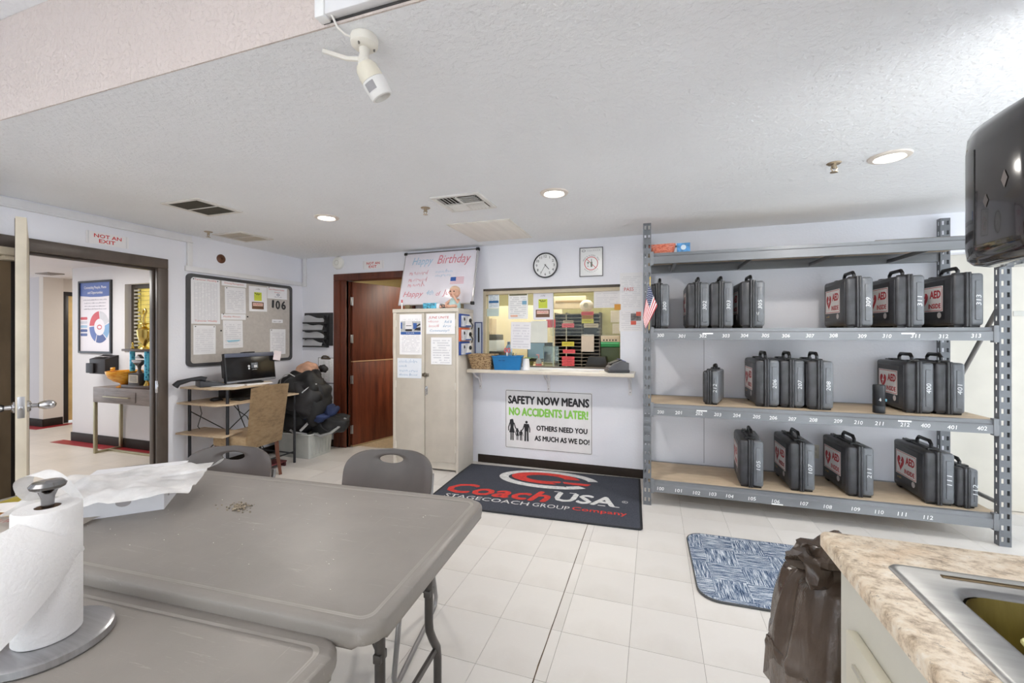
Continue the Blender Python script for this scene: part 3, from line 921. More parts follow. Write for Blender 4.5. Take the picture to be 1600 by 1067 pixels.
fk = thing('thermos_flask', 'black insulated flask standing in front of case 400', 'flask', (1.535, 3.735, S2))
MB().lathe([(.034, 0), (.036, .003), (.036, .052), (.0345, .054), (.036, .056), (.036, .158)], 20).build('body', M((36, 38, 42), .35, .2, var=.2), fk)
MB().lathe([(.036, .158), (.0365, .162), (.0365, .198), (.033, .203)], 20).build('lid', M((30, 32, 35), .4), fk)
t = MB(); scribble(t, -.012, .012, .1, .012, .0025, onwall(-.006, -.0366, 0) @ Matrix.Rotation(PI / 2, 4, 'Z') @ Matrix.Translation((.10, -.10, 0)), seed=9, words=2)
t.build('lettering', NUM, fk)
MB().box(.028, .04, -.02, -.008, .085, .105, .003).build('tag', M((84, 140, 156), .5), fk)

bk = thing('wicker_basket', 'shallow coral woven basket on top of the rack by the left post', 'basket', (.062, 3.72, 2.047))
b = MB()
b.prism(rrect(-.085, .085, -.055, .055, .015), 0, .006)
for k in range(9):
    q = .085 + .0018 * k; w_ = .055 + .0018 * k; z = .006 + k * .008
    b.tube([(x, y, z + .0016 * math.sin(i * 2.6 + k * PI)) for i, (x, y) in enumerate(rrect(-q + .0, q, -w_, w_, .018, 4))], .0048, 6, closed=True)
b.build('woven_body', m_wicker((196, 96, 74), (234, 150, 124), 1.2), bk)
bb = thing('tissue_box', 'small open blue carton on top of the rack right of the coral basket', 'box', (.225, 3.70, 2.047), -.05)
b = MB(); b.box(-.05, .05, -.035, -.033, 0, .075); b.box(-.05, .05, .033, .035, 0, .075); b.box(-.05, -.048, -.033, .033, 0, .075); b.box(.048, .05, -.033, .033, 0, .075); b.box(-.048, .048, -.033, .033, 0, .002)
b.build('carton', M((84, 148, 204), .5, var=.3, scale=26), bb, smooth=False)
b = MB(); b.box(-.062, -.05, -.034, .034, .058, .06); b.box(-.05, .05, .0, .034, .074, .076)
b.build('flap', M((200, 210, 220), .5), bb, smooth=False)
b = MB(); flat(b, circ(0, .04, .02, 14), onwall(0, -.0358, 0)); b.build('picture', M((214, 226, 236), .5), bb)
fp = MB(); fp.prism([(1.50, 3.70), (2.02, 3.72), (1.98, 4.05), (1.52, 4.06)], 2.047, 2.062, bev=.004)
tag(fp.build('flat_parcel', M((124, 118, 110), .8, var=.2)), 'flat grey-brown folded sheet lying on top of the rack towards the right', 'sheet')

# ---- little flag on the left post
fg = thing('small_flag', 'small striped flag with starred blue canton hanging on the left post of the rack', 'flag', (-.035, 3.600, 1.43))
MB().tube([(-.004, .0, .0), (.004, -.012, .40)], .004, 8).build('stick', M((206, 180, 110), .4), fg)
MB().lathe([(.0, 0), (.006, .004), (.006, .012), (.001, .026)], 10, (.004, -.012, .40)).build('finial', M((210, 180, 90), .3, .6), fg)
FA, FB, FC, FD = Vector((-.006, -.014, .365)), Vector((.060, -.030, .185)), Vector((-.030, -.022, .0)), Vector((-.052, -.016, .085))


def flagpt(u, v, dy=0.0):
    p = (FA * (1 - v) + FB * v) * (1 - u) + (FD * (1 - v) + FC * v) * u
    return p + Vector((0, -.006 * math.sin(v * 9 + u * 3) * (0.3 + u) + dy, .004 * math.sin(v * 7)))


for nm, par, mm in (('red_stripes', 0, M((192, 62, 72), .8)), ('white_stripes', 1, M((238, 234, 234), .8))):
    b = MB()
    for k in range(par, 13, 2):
        b.grid(lambda u, v, k=k: flagpt(u, (k + v) / 13), 12, 1)
    b.build(nm, mm, fg)
MB().grid(lambda u, v: flagpt(u * .42, v * 7 / 13, -.0015), 8, 8).build('canton', M((66, 74, 104), .8), fg)
b = MB()
for i in range(6):
    for j in range(5):
        p = flagpt((i + .6) / 6 * .40, (j + .6) / 5 * .52, -.0028)
        b.ell((p.x, p.y, p.z), (.0026, .0008, .0026), 6, 4)
tag(b.build('stars', M((236, 236, 240), .7), fg), kind='stuff')

# ------------------------------------------------------------------ tables
TBL = m_scratched()
TLEG = M((84, 80, 78), .4, .5, var=.15)


def folding_table(label, loc, rz, ztop):
    t = thing('folding_table', label, 'table', loc, rz, 'grey folding tables')
    L, W_ = .915, .38
    a = MB(); a.prism(rrect(-L, L, -W_, W_, .055, 8), ztop - .046, ztop, bev=.016, seg=4)
    a.build('tabletop', TBL, t, angle=1.2)
    g = MB(); o = rrect(-L + .036, L - .036, -W_ + .036, W_ - .036, .03, 6); i = rrect(-L + .041, L - .041, -W_ + .041, W_ - .041, .028, 6); o2 = rrect(-L + .031, L - .031, -W_ + .031, W_ - .031, .033, 6)
    ring(g, o2, o, z=ztop + .0004); ring(g, o, i, z=ztop + .0009)
    g.build('edge_groove', M((160, 154, 147), .45), t)
    for sx in (-1, 1):
        x = sx * (L - .13)
        for sy in (-1, 1):
            y0 = sy * .15
            lg = MB()
            lg.tube([(x, y0, ztop - .046), (x, y0, .40), (x, y0 + sy * .006, .365), (x, y0 + sy * .03, .32), (x, y0 + sy * .062, .27), (x, y0 + sy * .07, .23), (x, y0 + sy * .07, .01)], .0145, 12)
            lo = lg.build('leg', TLEG, t)
            MB().lathe([(.018, 0), (.018, .02), (.0145, .025)], 12, (x, y0 + sy * .07, 0)).build('foot_cap', BLACK, lo)
        MB().box(x - .006, x + .006, -.205, .205, .255, .277, .002).build('crossbar', TLEG, t)
        for sy in (-1, 1):
            b = MB(); b.tube([(x, sy * .15, .50), (x - sx * .05, sy * .12, .53), (x - sx * .11, sy * .03, .535), (x - sx * .30, 0, ztop - .05)], .006, 6)
            b.box(x - .012, x + .012, sy * .15 - .018, sy * .15 + .018, .49, .515, .003)
            b.build('brace', TLEG, t)
    return t


folding_table('farther grey-brown folding table with the white cake box on it', (-1.51, 1.095, 0), .061, .745)
folding_table('grey-brown folding table nearest the viewer, carrying the paper towel roll', (-1.532, .335, 0), .067, .713)

# ---- plastic folding chairs
CHB = M((96, 88, 84), .32, var=.08)
CHS = M((150, 148, 148), .3, .7, var=.08)


def chair_back():
    n = 56; mb = MB(); rings = []
    def outer(a):
        # rounded outline with a low arched top
        c, s = math.cos(a), math.sin(a)
        x = .232 * math.copysign(abs(c) ** .36, c); z = .17 * math.copysign(abs(s) ** .5, s)
        if z > 0: z = z * (1 - .22 * (abs(x) / .232) ** 2.2)
        x *= (1 - .05 * (1 - (z + .17) / .34))
        return x, z
    def hole(a): return .062 * math.cos(a), .118 + .020 * math.sin(a)
    for fr in (0, .12, .3, .5, .75, .93, 1.0):
        rg = []
        for k in range(n):
            a = 2 * PI * k / n; ox, oz = outer(a); hx, hz = hole(a)
            rg.append((hx + (ox - hx) * fr, hz + (oz - hz) * fr))
        rings.append(rg)
    def yc(x, z): return -.75 * x * x + .05 * z
    th = .0085
    F = [[mb.bm.verts.new((x, yc(x, z) - th * (1 if 0 < i < 6 else .55), z)) for x, z in rg] for i, rg in enumerate(rings)]
    B = [[mb.bm.verts.new((x, yc(x, z) + th * (1 if 0 < i < 6 else .55), z)) for x, z in rg] for i, rg in enumerate(rings)]
    for S, rev in ((F, 0), (B, 1)):
        for A, C in zip(S, S[1:]):
            for k in range(n):
                f = (A[k], A[(k + 1) % n], C[(k + 1) % n], C[k]); mb.bm.faces.new(f[::-1] if rev else f)
    for A, C in ((F[0], B[0]), (F[-1], B[-1])):
        for k in range(n): mb.bm.faces.new((A[k], A[(k + 1) % n], C[(k + 1) % n], C[k]))
    bmesh.ops.transform(mb.bm, matrix=Matrix.Translation((0, .015, .652)) @ Matrix.Rotation(-.20, 4, 'X'), verts=mb.bm.verts[:])
    return mb


def folding_chair(label, loc, rz):
    t = thing('folding_chair', label, 'chair', loc, rz, 'brown plastic folding chairs')
    chair_back().build('backrest', CHB, t, angle=.9)
    s = MB(); s.prism(rrect(-.215, .215, -.43, -.03, .06, 6), .43, .452, bev=.009, seg=3)
    s.build('seat', CHB, t)
    for sx in (-1, 1):
        x = sx * .205
        MB().tube([(x, .052, .70), (x, .02, .52), (x, -.04, .44), (x, .06, .22), (x, .115, .05), (x, .10, .014), (x, .05, .0105), (x, -.36, .0105), (x, -.40, .02), (x, -.41, .06), (x, -.36, .25), (x, -.32, .425)], .0105, 10).build('leg', CHS, t)
    MB().tube([(-.205, .03, .29), (.205, .03, .29)], .007, 8).build('crossbar', CHS, t)
    return t


folding_chair('brown folding chair behind the far table, in front of the metal locker', (-1.235, 1.775, 0), math.radians(11))
folding_chair('brown folding chair behind the far table, in front of the tan suede chair', (-2.03, 1.565, 0), math.radians(16))
# ------------------------------------------------------------------ floor mats
mt = thing('entrance_mat', 'dark charcoal entrance mat with red and white company lettering below the service window', 'mat', (-.965, 3.635, 0), math.radians(2.6))
W2_, D2_ = .86, .545
NAVY = m_carpet((46, 49, 58), (88, 91, 101))
b = MB(); b.prism(rrect(-W2_, W2_, -D2_, D2_, .02, 3), .001, .009); b.build('carpet', NAVY, mt, angle=.5)
EDG = M((26, 27, 30), .8)
ring_ = MB(); ring(ring_, rrect(-W2_ - .006, W2_ + .006, -D2_ - .006, D2_ + .006, .02, 3), rrect(-W2_ + .012, W2_ - .012, -D2_ + .012, D2_ - .012, .016, 3), z=.0095); ring_.build('rubber_edge', EDG, mt)
MW = M((214, 214, 214), .9, var=.12, scale=40); MR = M((206, 58, 50), .9, var=.12, scale=40)
Z9 = .0104


def arcpoly(cx, cy, ro, ri, ry, a0, a1, n=40):
    return [(cx + ro * math.cos(a0 + (a1 - a0) * k / n), cy + ro * ry * math.sin(a0 + (a1 - a0) * k / n)) for k in range(n + 1)], \
           [(cx + ri[0] * math.cos(a0 + (a1 - a0) * k / n), cy + ri[1] * math.sin(a0 + (a1 - a0) * k / n)) for k in range(n + 1)]


b = MB()                                                             # white outer sweep
o, i = arcpoly(.02, .29, .475, (.385, .165), .50, math.radians(12), math.radians(322)); ring(b, o, i, z=Z9, closed=False)
b.build('emblem', MW, mt)
b = MB(); o, i = arcpoly(-.01, .315, .33, (.185, .08), .46, math.radians(8), math.radians(318)); ring(b, o, i, z=Z9 + .0004, closed=False)
flat(b, [(.14, .205), (.40, .205), (.43, .255), (.17, .255)], z=Z9 + .0008)
tag(b.build('emblem', MR, mt), 'red inner sweep of the emblem')
b = MB(); st_ = []
for k in range(10):
    r_ = .075 if k % 2 == 0 else .032; a = PI / 2 + k * PI / 5; st_.append((.165 + r_ * 1.3 * math.cos(a), .185 + r_ * math.sin(a)))
flat(b, st_, z=Z9 + .0012); tag(b.build('star', NAVY, mt), 'dark star on the emblem')
b = MB(); letters(b, 'Coach', -.335, -.145, .93, .235, z=Z9, bold=.045, shear=.25); tag(b.build('lettering', MR, mt), 'red word')
b = MB(); letters(b, 'USA', .41, -.105, .50, .20, z=Z9, bold=.05, shear=.12)
for x in (.165, .30, .555, .665): flat(b, [(x - .03, -.205 if x > .5 else -.006), (x + .03, -.205 if x > .5 else -.006), (x + .03, -.192 if x > .5 else .007), (x - .03, -.192 if x > .5 else .007)], z=Z9)
tag(b.build('lettering', MW, mt), 'white letters with serifs')
b = MB(); ring(b, circ(.735, -.075, .024, 20), circ(.735, -.075, .019, 20), z=Z9); letters(b, 'R', .735, -.075, .018, .024, z=Z9); b.build('trade_mark', MW, mt)
b = MB(); letters(b, 'STAGECOACH', -.385, -.33, .74, .07, z=Z9, bold=.012); letters(b, 'GROUP', .165, -.325, .30, .07, z=Z9); tag(b.build('lettering', MW, mt), 'white words along the front')
b = MB(); letters(b, 'Company', .545, -.325, .42, .085, z=Z9, bold=.018); tag(b.build('lettering', MR, mt), 'red word along the front')

rg = thing('woven_rug', 'blue and white basket-weave rug with rounded corners in front of the rack', 'rug', (.84, 2.815, 0), math.radians(1.2))
rp = rrect(-.62, .62, -.385, .385, .10, 8)
MB().prism(rp, .001, .013, bev=.003).build('pile', m_rug(), rg, angle=.5)
b = MB(); b.tube([(x, y, .007) for x, y in rrect(-.621, .621, -.386, .386, .10, 8)], .0065, 6, closed=True); b.build('binding', M((78, 80, 82), .8), rg)

# ------------------------------------------------------------------ metal locker and what is stuck on it
LK = M((208, 200, 188), .42, var=.04); LKD = M((196, 188, 176), .42, var=.04)
cb = thing('metal_locker', 'tall beige two-door metal locker beside the back doorway', 'cabinet', (-2.218, 3.815, 0), math.radians(.5))
b = MB(); b.box(-.34, .348, .02, .37, .09, 1.61, .003); b.box(-.376, -.34, .0, .37, .0, 1.63, .003); b.box(.348, .376, .0, .37, .0, 1.63, .003); b.box(-.339, .347, .03, .36, .02, .089, .002)
b.build('body', LK, cb)
MB().box(-.378, .378, -.006, .374, 1.61, 1.65, .004).build('top', LK, cb)
for x0, x1, nm in ((-.338, -.002, 'door'), (.004, .346, 'door')):
    d = MB().box(x0, x1, .0, .022, .108, 1.606, .003).build(nm, LKD, cb)
    for z in (.24, .87, 1.5):
        xh = x0 + .002 if x0 < -.1 else x1 - .002
        MB().box(xh - .005, xh + .005, -.006, .004, z - .035, z + .035, .002).build('hinge', M((220, 214, 204), .4), d)
h = MB(); h.box(.014, .034, -.008, 0, .775, .86, .002); h.box(.018, .030, -.026, -.008, .84, .855, .002); h.box(.019, .029, -.03, -.022, .765, .855, .003)
h.build('handle', CHROME, cb)
h = MB(); h.box(-.03, .046, -.006, 0, .958, .99, .002); h.box(-.004, .02, -.014, -.005, .95, .998, .003)
h.build('hasp', M((120, 112, 100), .35, .8), cb)


def sheet(name, label, cat, x, z, w_, h_, mat, face='back', y=None, tilt=0.0, group=None, lift=.0012, pins=0, parent_rz=None):
    """a sheet of paper or card standing on a wall face; returns its Empty-free mesh object"""
    b = MB(); b.box(-w_ / 2, w_ / 2, -.0008, 0, -h_ / 2, h_ / 2)
    if face == 'back': loc, rz = (x, (YB if y is None else y) - lift, z), 0
    else: loc, rz = (XL + lift, x, z), PI / 2
    o = b.build(name, mat, None, loc, rz, smooth=False)
    o.rotation_euler = (0, tilt, rz)
    tag(o, label, cat, group)
    for k in range(pins):
        p = MB(); p.ell((w_ * (-.42 if k == 0 else .42), -.004, h_ * .46), (.006, .005, .005), 8, 6); p.build('pin', BLACK, o)
    return o


def on(o, y=-.0012): return onwall(0, y, 0)


LY = 3.815
c = sheet('wall_calendar', 'bus photo calendar stuck on the left locker door', 'calendar', -2.381, 1.385, .262, .415, m_print((238, 237, 240), (186, 186, 194), 26, .5, 0, 9, 1.0), y=LY - .002)
b = MB(); flat(b, [(-.118, .03), (.118, .03), (.118, .135), (-.118, .135)], on(c)); b.build('photo', M((186, 188, 190), .5, var=.2, scale=30), c)
b = MB(); flat(b, [(-.118, .0), (.118, .0), (.118, .028), (-.118, .028)], on(c)); flat(b, [(-.118, .06), (-.10, .06), (-.10, .125), (-.118, .125)], on(c, -.0014)); flat(b, [(.03, .06), (.075, .05), (.075, .115), (.03, .12)], on(c, -.0014)); b.build('banner', M((52, 92, 160), .5), c)
b = MB(); flat(b, rrect(-.062, .018, .045, .145, .008), on(c, -.0016)); b.build('bus', M((226, 224, 226), .5), c)
b = MB(); flat(b, rrect(-.062, .018, .034, .056, .004), on(c, -.002)); flat(b, rrect(-.054, .010, .088, .094, .002), on(c, -.002)); flat(b, [(.04, .045), (.118, .04), (.118, .075), (.07, .07)], on(c, -.002)); flat(b, [(.06, .085), (.11, .115), (.116, .10), (.08, .08)], on(c, -.002)); b.build('bus', INK, c)
b = MB(); scribble(b, -.05, .05, .014, .008, .002, on(c, -.0016), seed=31, words=2); b.build('lettering', PAPER, c)

s_ = sheet('notice_sheet', 'white notice with red and blue handwriting at the top of the right locker door', 'notice', -2.037, 1.492, .322, .205, PAPER, y=LY - .002)
b = MB(); letters(b, 'JUNE UNITE', -.02, .062, .23, .030, on(s_), shear=.2); scribble(b, -.14, .0, .022, .02, .003, on(s_), seed=2, words=1); scribble(b, -.13, .0, -.024, .022, .003, on(s_), seed=3, words=1); b.build('handwriting', M((206, 84, 88), .6), s_)
b = MB(); letters(b, 'Aid &', .085, .022, .085, .026, on(s_), shear=.2); scribble(b, .03, .13, -.024, .024, .003, on(s_), seed=5, words=1); letters(b, 'Community!!', -.01, -.07, .22, .028, on(s_), shear=.2); b.build('handwriting', BLUEINK, s_)
sheet('notice_sheet', 'white typed sheet below the handwritten notice on the right locker door', 'notice', -2.028, 1.22, .232, .272, m_print((238, 238, 241), (176, 178, 188), 11, .55, 0, 5, 3.3), y=LY - .002)
s_ = sheet('notice_sheet', 'pale blue sheet with blue handwriting low on the left locker door', 'notice', -2.396, 1.038, .285, .205, M((226, 231, 240), .6, var=.02), y=LY - .002)
b = MB()
for z, h_, wds in ((.066, .03, 2), (.018, .02, 1), (-.03, .026, 2), (-.07, .02, 2)): scribble(b, -.12, .11 if wds > 1 else -.02, z, h_, .003, on(s_), seed=int(z * 1000), words=wds)
b.build('handwriting', BLUEINK, s_)
b = MB()
b.grid(lambda u, v: (-2.600 - .004 - .012 * math.sin(v * PI), 3.84 + .05 * u, 1.05 + .42 * v), 3, 10)
tag(b.build('loose_sheet', PAPER), 'curled white sheet hanging on the left side of the locker', 'sheet')

# ---- dry-erase board leaning on the wall, standing on the locker
wb = thing('whiteboard', 'white dry-erase board with coloured handwriting leaning on top of the locker', 'whiteboard', (-2.232, 4.035, 1.655))
lean = Matrix.Translation((0, .0, .055)) @ Matrix.Rotation(-.26, 4, 'X')
tiltz = Matrix.Rotation(math.radians(-.4), 4, 'Y')
LM = lean @ tiltz
wbw, wbh = .44, .61
MB().box(-wbw, wbw, 0, .012, 0, wbh, .001, mat=LM).build('panel', M((232, 228, 236), .2, var=.02), wb)
MB().box(-wbw - .004, wbw + .004, -.005, .016, wbh - .004, wbh + .008, .003, mat=LM).build('top_rail', M((120, 118, 118), .35, .5), wb)
b = MB(); b.box(wbw - .004, wbw + .014, -.008, .016, 0, wbh, .004, mat=LM); b.build('side_rail', M((216, 214, 214), .25, .6), wb)
MB().box(-wbw - .006, wbw + .006, -.003, .014, -.006, .006, .003, mat=LM).build('bottom_rail', M((206, 204, 204), .3, .5), wb)
MB().box(-wbw - .006, -wbw + .004, -.003, .014, 0, wbh, .003, mat=LM).build('side_rail', M((206, 204, 204), .3, .5), wb)
for x, z in ((-wbw, wbh), (wbw + .004, wbh), (wbw + .004, .0)): MB().box(x - .02, x + .02, -.012, .02, z - .016, z + .016, .006, mat=LM).build('corner_cap', BLACK, wb)
for x in (-.32, .30): MB().box(x - .03, x + .03, -.02, .04, 0, .052, .003).build('foot_block', M((134, 120, 92), .6), wb)
BW = LM @ onwall(0, -.0012, 0)
WR_ = M((222, 132, 146), .5); WBL = M((164, 200, 224), .5)
b = MB(); letters(b, 'Birthday', .175, .50, .40, .135, BW, shear=.3); b.build('handwriting', WR_, wb)
b = MB(); letters(b, 'Happy', -.21, .50, .26, .115, BW, shear=.3); b.build('handwriting', WBL, wb)
b = MB()
for k, z in enumerate((.365, .285, .225)): letters(b, 'Ms', -.335, z, .045, .036, BW, shear=.2); scribble(b, -.295, -.10 - .03 * (k == 2), z, .042, .005, BW, seed=40 + k, words=1)
letters(b, 'Happy', -.275, .115, .25, .08, BW, shear=.3); letters(b, 'of', .035, .12, .055, .05, BW, shear=.25); letters(b, 'July', .155, .12, .14, .08, BW, shear=.25)
b.build('handwriting', WR_, wb)
b = MB(); scribble(b, -.03, .19, .37, .032, .0045, BW, seed=50, words=2); scribble(b, -.03, .17, .325, .028, .0045, BW, seed=51, words=3); letters(b, '4th', -.07, .135, .085, .055, BW, shear=.2); b.build('handwriting', WBL, wb)
b = MB(); flat(b, [(.16, .255), (.225, .255), (.225, .30), (.16, .30)], BW); b.build('drawn_flag', M((46, 96, 176), .5), wb)
b = MB()
for k in range(7): flat(b, [(.226 if k > 2 else .16, .222 + k * .012), (.32, .222 + k * .012), (.32, .226 + k * .012), (.226 if k > 2 else .16, .226 + k * .012)], BW)
b.build('drawn_flag', WR_, wb)

# ---- small things on the locker top
t = thing('marker_pen', 'white marker pen with red cap standing on the left end of the locker top', 'pen', (-2.525, 3.875, 1.65))
MB().lathe([(.008, 0), (.008, .07), (.006, .074)], 10).build('barrel', WHITE, t); MB().lathe([(.0085, .07), (.0085, .098), (.006, .102)], 10).build('cap', M((206, 96, 100), .4), t)
t = thing('pill_box', 'small blue and white printed carton lying on the locker top', 'box', (-2.165, 3.87, 1.65), .05)
MB().box(-.09, .06, -.025, .025, 0, .058, .001).build('carton', M((76, 160, 208), .5, var=.7, scale=34), t); MB().box(.06, .10, -.025, .025, 0, .052, .001).build('end_panel', M((226, 230, 236), .5), t)
dl = thing('baby_doll', 'bald baby doll in a pale turquoise shirt sitting on the locker top', 'doll', (-1.925, 3.905, 1.65))
SKIN = M((226, 178, 154), .5, var=.06)
b = MB(); b.ell((0, 0, .165), (.056, .055, .060), 18, 12); b.ell((-.002, -.044, .148), (.034, .022, .026), 10, 8); b.ell((-.055, .0, .16), (.008, .012, .015), 8, 6); b.ell((.055, 0, .16), (.008, .012, .015), 8, 6); b.ell((-.004, -.066, .158), (.007, .006, .006), 8, 6)
b.build('head', SKIN, dl, angle=1.5)
b = MB(); b.ell((0, .006, .185), (.055, .054, .047), 16, 10); b.build('hair', M((232, 200, 172), .6), dl)
for x in (-.022, .018): MB().ell((x, -.054, .170), (.007, .005, .008), 8, 6).build('eye', M((54, 44, 40), .3), dl)
MB().ell((-.003, -.067, .140), (.008, .004, .0035), 8, 6).build('mouth', M((200, 96, 96), .5), dl)
b = MB(); b.lathe([(.058, .0), (.062, .02), (.056, .06), (.046, .09), (.028, .108), (.02, .112)], 16); b.build('shirt', M((190, 216, 216), .85), dl)
for pts in ([(.045, -.005, .085), (.055, -.045, .06), (.035, -.066, .10), (.012, -.066, .135)], [(-.045, -.005, .08), (-.075, -.04, .05), (-.06, -.07, .03)]):
    MB().tube(pts, [.016, .014, .013, .010], 8).build('arm', SKIN, dl) if len(pts) == 4 else MB().tube(pts, [.016, .014, .011], 8).build('arm', SKIN, dl)
for sx in (-1, 1): MB().tube([(sx * .03, -.03, .02), (sx * .06 - .03, -.075, .022), (sx * .05 - .07, -.10, .014)], [.02, .016, .012], 8).build('leg', SKIN, dl)
t = thing('toy_camera', 'small dark toy held in front of the doll', 'toy', (-2.025, 3.835, 1.65))
MB().box(-.028, .028, -.016, .016, 0, .036, .005).build('body', M((60, 56, 58), .4), t); MB().lathe([(.012, 0), (.012, .01), (.009, .012)], 12, mat=Matrix.Translation((0, -.016, .02)) @ Matrix.Rotation(PI / 2, 4, 'X')).build('lens', BLACK, t)

# ---- headset packs hung on the locker side (facing right)
for k, (z, bc, lab) in enumerate(((1.525, (40, 76, 160), 'blue-backed headset pack, topmost on the side of the locker'), (1.385, (226, 108, 66), 'orange-backed headset pack in the middle on the side of the locker'), (1.245, (40, 76, 160), 'blue-backed headset pack, lowest on the side of the locker'))):
    t = thing('headset_pack', lab, 'package', (-1.838, 3.95, z), PI / 2, 'headset packs on the locker side')
    MB().box(-.13, .12, -.006, 0, -.066, .068, .001).build('card', M(bc, .45), t, smooth=False)
    MB().box(-.095, .10, -.034, -.006, -.06, .05, .004).build('box', M((204, 206, 212), .4, var=.12, scale=30), t)
    b = MB(); flat(b, [(-.03, -.055), (.02, .045), (.095, .045), (.095, -.055)], onwall(0, -.0347, 0)); b.build('print', M((240, 240, 242), .4), t)
    b = MB(); flat(b, [(-.05, -.058), (.095, -.058), (.095, -.046), (-.04, -.046)], onwall(0, -.0352, 0)); b.build('stripe', M((44, 92, 170), .4), t)
    b = MB(); b.ell((.06, -.042, .004), (.026, .012, .022), 10, 8)
    if k < 2: b.tube([(.055, -.046, -.01), (.085, -.056, -.045), (.07, -.05, -.085)], .006, 6)
    b.build('earpiece', BLACK, t)
    b = MB(); flat(b, rrect(-.085, -.055, .0, .03, .003), onwall(0, -.0352, 0)); b.build('logo', INK, t)
t = thing('framed_mirror', 'narrow blue-framed clear pocket hanging between locker and window', 'frame', (-1.80, YB - .004, 1.34))
b = MB(); b.box(-.055, .03, -.012, 0, .17, .18); b.box(-.055, .03, -.012, 0, -.18, -.17); b.box(-.055, -.046, -.012, 0, -.17, .17); b.box(.021, .03, -.012, 0, -.17, .17)
b.build('frame', M((64, 78, 130), .4), t, smooth=False); MB().box(-.046, .021, -.006, -.002, -.17, .17).build('sheet', M((206, 216, 232), .3), t, smooth=False)
b = MB(); b.box(-.018, .0, -.013, -.006, -.04, .12, .003); b.build('clip', BLACK, t)

# ------------------------------------------------------------------ back wall
t = thing('wall_clock', 'round white wall clock with thin black rim above the service window', 'clock', (-1.062, YB, 2.098))
CM = Matrix.Rotation(PI / 2, 4, 'X')
MB().lathe([(.10, .0), (.128, .002), (.131, .02), (.129, .034), (.122, .036), (.119, .03), (.117, .027)], 44, mat=CM, cap=False).build('rim', M((52, 52, 56), .35), t)
MB().lathe([(.0, .024), (.12, .024), (.12, .0265)], 44, mat=CM, cap=False).build('face', M((236, 237, 238), .4, var=.01), t)
b = MB()
for k in range(1, 13):
    a = PI / 2 - k * PI / 6; letters(b, str(k), .092 * math.cos(a), .092 * math.sin(a), None, .026, onwall(0, -.0275, 0), bold=.01)
b.build('numerals', INK, t)
for nm, ang, L_, w_ in (('hour_hand', 4.58 / 12, .058, .006), ('minute_hand', 35 / 60, .078, .004)):
    a = PI / 2 - ang * 2 * PI; b = MB(); stroke(b, [(-.012 * math.cos(a), -.012 * math.sin(a)), (L_ * math.cos(a), L_ * math.sin(a))], w_, onwall(0, -.0295 - (w_ < .005) * .001, 0)); b.build(nm, INK, t)
MB().lathe([(.0, .03), (.005, .03), (.005, .033), (.0, .033)], 12, mat=CM, cap=False).build('hub', INK, t)

t = thing('alcohol_sign', 'framed white sign with a red no-alcohol circle right of the clock', 'sign', (-.596, YB, 2.11))
b = MB(); w_, h_ = .116, .145
for a in ((-w_, -w_ + .007, -h_, h_), (w_ - .007, w_, -h_, h_), (-w_ + .007, w_ - .007, -h_, -h_ + .007), (-w_ + .007, w_ - .007, h_ - .007, h_)): b.box(a[0], a[1], -.014, 0, a[2], a[3])
b.build('frame', M((96, 94, 98), .35), t, smooth=False)
MB().box(-w_ + .006, w_ - .006, -.006, 0, -h_ + .006, h_ - .006).build('panel', M((230, 231, 231), .25, var=.01), t, smooth=False)
SM = onwall(0, -.0068, 0)
b = MB(); ring(b, circ(0, -.015, .068, 40), circ(0, -.015, .061, 40), SM); stroke(b, [(-.045, .03), (.045, -.06)], .006, SM); b.build('prohibition_ring', M((206, 92, 96), .5), t)
b = MB()
for w0, a0, a1, rr, up in (('DRUG & ALCOHOL FREE', 158, 22, .082, 1), ('WORKPLACE', 222, 318, .084, -1)):
    n = len(w0)
    for k, ch in enumerate(w0):
        if ch == ' ': continue
        a = math.radians(a0 + (a1 - a0) * k / (n - 1)); letters(b, ch, rr * math.cos(a), -.015 + rr * math.sin(a), None, .0115 if ch != '-' else .002, SM, rot=a - up * PI / 2)
b.build('lettering', M((110, 90, 92), .5), t)
b = MB(); flat(b, rrect(-.006, .012, -.05, .0, .004), SM, z=.0003); flat(b, [(-.001, 0), (.007, 0), (.006, .03), (0, .03)], SM, z=.0003); flat(b, [(-.042, .0), (-.02, .0), (-.029, -.02), (-.033, -.02)], SM, z=.0003); stroke(b, [(-.031, -.02), (-.031, -.044)], .003, SM, z=.0003); stroke(b, [(-.04, -.045), (-.022, -.045)], .003, SM, z=.0003)
b.build('bottle_and_glass', M((110, 116, 104), .5), t)
b = MB(); ring(b, circ(-.075, .113, .02, 18, .012), circ(-.075, .113, .013, 18, .006), SM); letters(b, 'coachUSA', .025, .114, .13, .016, SM, space=1.5); b.build('logo', M((150, 148, 152), .5), t)

t = thing('safety_sign', 'white safety sign with black and green lettering under the service window ledge', 'sign', (-1.045, YB, .49), math.radians(0))
sw, sh = .455, .303
MB().box(-sw - .006, sw + .006, -.004, 0, -sh - .006, sh + .006, .001).build('panel', M((234, 233, 234), .4, var=.03), t, smooth=False)
SM = onwall(0, -.0048, 0)
b = MB(); ring(b, rrect(-sw, sw, -sh, sh, .012, 3), rrect(-sw + .004, sw - .004, -sh + .004, sh - .004, .009, 3), SM); b.build('border', INK, t)
b = MB(); letters(b, 'SAFETY NOW MEANS', .0, .205, .86, .09, SM, bold=.058); tag(b.build('lettering', INK, t), 'black words')
b = MB(); letters(b, 'NO ACCIDENTS LATER!', .0, .082, .84, .09, SM, bold=.058); tag(b.build('lettering', M((140, 206, 84), .5), t), 'light green words')
b = MB(); letters(b, 'OTHERS NEED YOU', .147, -.078, .53, .056, SM, bold=.058); letters(b, 'AS MUCH AS WE DO!', .147, -.185, .57, .056, SM, bold=.058); tag(b.build('lettering', INK, t), 'black words below')


